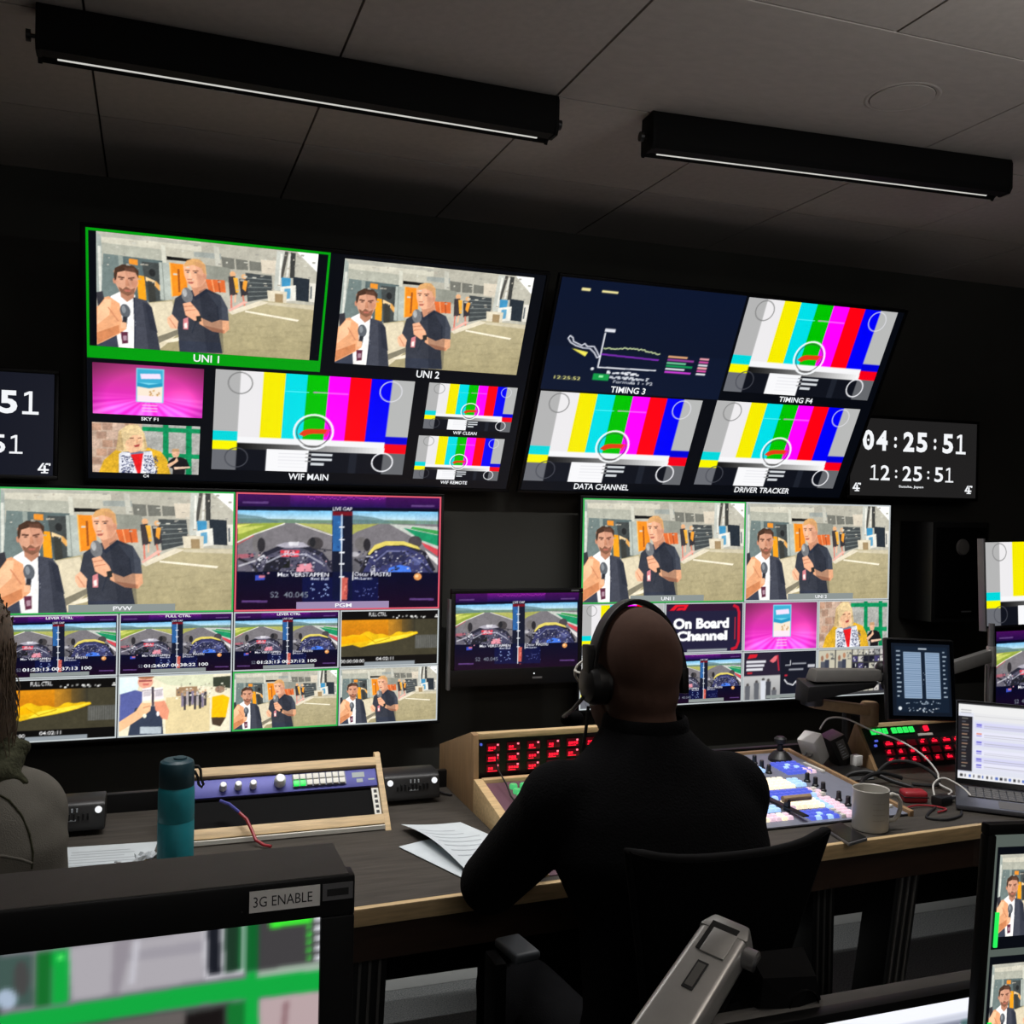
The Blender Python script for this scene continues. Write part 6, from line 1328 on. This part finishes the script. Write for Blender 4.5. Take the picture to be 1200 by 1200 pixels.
build('seat', MB().lathe([(.16, .37), (.18, .38), (.18, .425), (.16, .435), (0, .437)], 32, (-0.290, 1.600, 0.000), close=False), M['mesh'], stl, smooth=30)
build('column', MB().lathe([(.03, .02), (.03, .375)], 18, (-0.290, 1.600, 0.000)), M['blackm'], stl); build('base', MB().lathe([(.2, 0), (.2, .012), (.05, .03), (0, .03)], 32, (-0.290, 1.600, 0.000), close=False), M['blackm'], stl, smooth=30)

# ---------------------------------------------------------------- the rear desk and its screens, close to the camera
rd = thing('rear_desk', 'dark desk below the picture that carries the near screens', 'desk', T(.3, .7, 0))
build('desk_top', MB().box(-1.2, 1.6, .42, 1.0, .715, .745), M['laminate'], rd, bevel=.004)
for x in (-1.15, 1.55): build('leg', MB().box(x-.03, x+.03, .46, .96, 0, .715), M['blackm'], rd, bevel=.003)
F = T(-.1165, .79, .90)
bm2 = thing('broadcast_monitor', 'large blurred near monitor at lower left with a 3G ENABLE label', 'screen', T(-.1165, .83, .745))
bw, bh = .493, .2773
build('screen_panel', MB(F).box(-bw/2, bw/2, .003, .008, -.006, bh), M['panel'], bm2)
build('bezel', MB(F).box(-bw/2-.027, bw/2+.027, -.001, .02, bh-.004, bh+.0275).box(-bw/2-.027, bw/2+.027, -.001, .02, -.045, 0).box(-bw/2-.027, -bw/2, -.001, .02, 0, bh-.004).box(bw/2, bw/2+.027, -.001, .02, 0, bh-.004), M['bezel'], bm2, bevel=.002)
build('case', MB(F).prism([(-bw/2-.027, -.044), (bw/2+.027, -.044), (bw/2+.027, bh+.012), (bw/2+.013, bh+.0265), (-bw/2-.013, bh+.0265), (-bw/2-.027, bh+.012)], 'y', .0205, .078), M['greyp'], bm2, bevel=.002)
build('top_plate', MB(F).box(-bw/2-.024, bw/2+.022, .002, .077, bh+.0268, bh+.0282), M['greyp'], bm2)
feed('broadcast', bm2, F, -bw/2, bh-.004, bw, bh-.004, .0022)
tl = build('label_tape', MB(F).box(.1915, .2455, -.0022, -.001, bh+.0065, bh+.0228), M['label'], bm2)
caption('label_text', '3G ENABLE', tl, F, .1945, .2395, bh+.0105, bh+.0185, -.0024, M['dark_ink'], .0)
mp = build('maker_plate', MB(F).box(.2475, .2715, -.0022, -.001, bh+.0095, bh+.0225), M['strip'], bm2)
build('maker_bar', MB(F).box(.251, .268, -.0026, -.002, bh+.013, bh+.0185), M['dark_ink'], mp)
build('foot', MB().box(-.25, .02, .8, .95, .745, .755).box(-.16, -.08, .84, .9, .755, .87), M['greyp'], bm2, bevel=.003)

# white window monitor, lower right
F = T(.545, .75, .752) 
F = T(.555, .75, 1.0475-.293)
dmn = thing('desktop_monitor', 'near monitor with a pale window, bottom right corner', 'screen', T(.555, .79, .745))
dw, dh = .505, .284
build('screen_panel', MB(F).box(-dw/2, dw/2, .002, .006, 0, dh), M['panel'], dmn)
build('bezel', MB(F).box(-dw/2-.012, dw/2+.012, -.001, .014, dh, dh+.009).box(-dw/2-.012, dw/2+.012, -.001, .014, -.016, 0).box(-dw/2-.012, -dw/2, -.001, .014, 0, dh).box(dw/2, dw/2+.012, -.001, .014, 0, dh), M['bezel'], dmn, bevel=.0015)
build('case', MB(F).box(-dw/2-.011, dw/2+.011, .0145, .034, -.015, dh+.008), M['greyp'], dmn, bevel=.003)
feed('window', dmn, F, -dw/2, dh, dw, dh, .0012)
build('stand', MB().box(.44, .67, .77, .92, .745, .752).box(.52, .59, .785, .81, .752, .9), M['greyp'], dmn, bevel=.002)

# tilted multiview monitor, right edge
F = T(.6405, .62, 1.245) @ R(3.7, 'Y')      # upper left picture corner
pm = thing('multiview_monitor', 'near monitor at the right edge showing rows of the same bearded man', 'screen', F @ T(.26, .03, -.33))
pw, phh = .52, .2925
build('screen_panel', MB(F).box(0, pw, .002, .006, -phh, 0), M['panel'], pm)
build('bezel', MB(F).box(-.009, pw+.009, -.001, .008, 0, .009).box(-.009, pw+.009, -.001, .008, -phh-.016, -phh).box(-.009, 0, -.001, .008, -phh, 0).box(pw, pw+.009, -.001, .008, -phh, 0), M['bezel'], pm, bevel=.002)
build('case', MB(F).hexa([(-.007, .0085, -phh-.014), (pw+.007, .0085, -phh-.014), (pw-.03, .034, -phh+.02), (.03, .034, -phh+.02), (-.007, .0085, .008), (pw+.007, .0085, .008), (pw-.03, .034, -.03), (.03, .034, -.03)]), M['greyp'], pm, bevel=.003)
gr_ = glow('multiview_grey', (96, 106, 100), .8, sample=False)
build('grey_page', MB(F).box(.0005, pw-.0005, .0012, .0019, -phh+.0005, -.0005), gr_, pm)
for i in range(4):
    for j in range(3):
        x, z = .0045+i*.128, -.012-j*.088
        build('black_level', MB(F).box(x-.001, x+.118, .0006, .0011, z-.080, z+.002), M['g_navy'], pm)
        feed('interview', pm, F, x+.0015, z-.004, .115, .066, .0003)
        build('level_meter', MB(F).box(x+.0005, x+.004, -.0006, .0004, z-.078, z-.05), M['g_green'], pm)
build('stand', MB().box(.78, 1.02, .64, .80, .745, .757).box(.86, .94, .665, .69, .757, 1.0), M['greyp'], pm, bevel=.003)

# silver gas spring arm
sa = thing('gas_spring_arm', 'silver gas spring monitor arm rising in front of the black chair', 'arm', T(.40, .70, .745))
A0, A1 = Vector((.272, .665, .985)), Vector((.522, .826, 1.092))
ax = (A1-A0).normalized(); sd = Vector((.80, -.58, -.02)); sd = (sd-ax*sd.dot(ax)).normalized(); nn = sd.cross(ax)
if nn.z < 0: nn = -nn
AF = Matrix((( sd.x, ax.x, nn.x, A0.x), (sd.y, ax.y, nn.y, A0.y), (sd.z, ax.z, nn.z, A0.z), (0, 0, 0, 1)))
AL = (A1-A0).length
build('upper_shell', MB(AF).prism([(-.03, 0), (.03, 0), (.028, .012), (.022, .018), (-.022, .018), (-.028, .012)], 'y', 0, AL) if False else MB(AF).hexa([(-.028, 0, -.016), (.028, 0, -.016), (.026, AL, -.012), (-.026, AL, -.012), (-.026, 0, .012), (.026, 0, .012), (.023, AL, .012), (-.023, AL, .012)]), M['alu_grey'], sa, bevel=.006, seg=3)
build('lower_shell', MB(AF).box(-.022, .022, .0, AL-.01, -.036, -.0165), M['frame'], sa, bevel=.005)
eh = build('end_head', MB(AF).hexa([(-.027, AL-.006, -.02), (.027, AL-.006, -.02), (.022, AL+.018, -.016), (-.022, AL+.018, -.016), (-.025, AL-.006, .0135), (.025, AL-.006, .0135), (.018, AL+.016, .010), (-.018, AL+.016, .010)]), M['alu_grey'], sa, bevel=.004)
build('recess', MB(AF).box(-.014, .013, AL-.036, AL+.003, .0121, .0134), M['bezel'], sa)
build('recess_lid', MB(AF).box(-.0095, .0145, AL-.0375, AL-.005, .0122, .0139), M['alu_grey'], sa, bevel=.001)
bg = build('badge', MB(AF).box(-.0055, .0055, AL-.083, AL-.048, .0121, .0131), M['dark_ink'], sa, bevel=.0004)
build('badge_face', MB(AF).box(-.0038, .0038, AL-.080, AL-.051, .0131, .0134), M['greyp'], bg)
build('side_pivot', MB(AF).lathe([(.010, .024), (.010, .036), (.007, .038), (0, .038)], 18, (0, AL-.012, 0), 'x', close=False), M['silver'], sa, smooth=30)
E2 = AF @ Vector((.03, AL-.02, -.02))
b = MB().tube([tuple(E2), (.572, .80, 1.058), (.582, .804, 1.02), (.575, .81, .94)], [.027, .034, .033, .028], 6)
build('knuckle', b, M['frame'], sa)
build('knuckle_cap', MB(Matrix.Translation((.572, .775, 1.045))).lathe([(.016, -.006), (.018, .0), (.018, .012), (0, .013)], 18, axis='y', close=False), M['frame'], sa, smooth=30)
build('tension_rod', MB().tube([tuple(AF @ Vector((.034, AL-.13, -.05))), tuple(AF @ Vector((.040, AL-.085, -.045)))], .0022, 8), M['silver'], sa, smooth=1)
build('mount_head', MB().box(.52, .6, .785, .805, .86, .98), M['blackm'], sa, bevel=.003)
build('lower_arm', MB().tube([tuple(A0-nn*.02), (.29, .655, .93), (.29, .655, .76)], .022, 16), M['alu_grey'], sa, smooth=30)
build('clamp_base', MB().lathe([(.05, .745), (.05, .757), (.03, .765)], 26, (.29, .655, 0)), M['blackm'], sa, smooth=30)

# thin lead hanging below the desk at the right
cable([(2.433, 2.45, .53), (2.392, 2.45, .471), (2.302, 2.45, .416), (2.2, 2.45, .392), (2.08, 2.45, .396), (1.9, 2.45, .46), (1.76, 2.40, .62)], .003, 'cable', 'thin black lead hanging in a curve under the desk at the right')

# fine repeated detail joined into one part each
for o in bpy.data.objects:
    if o.type == 'MESH' and o.name.split('.')[0] in ('rack_holes', 'grille_slots', 'print_marks', 'print_lines', 'leg_ribs', 'red_lettering', 'faint_print', 'lettering'):
        o['kind'] = 'stuff'
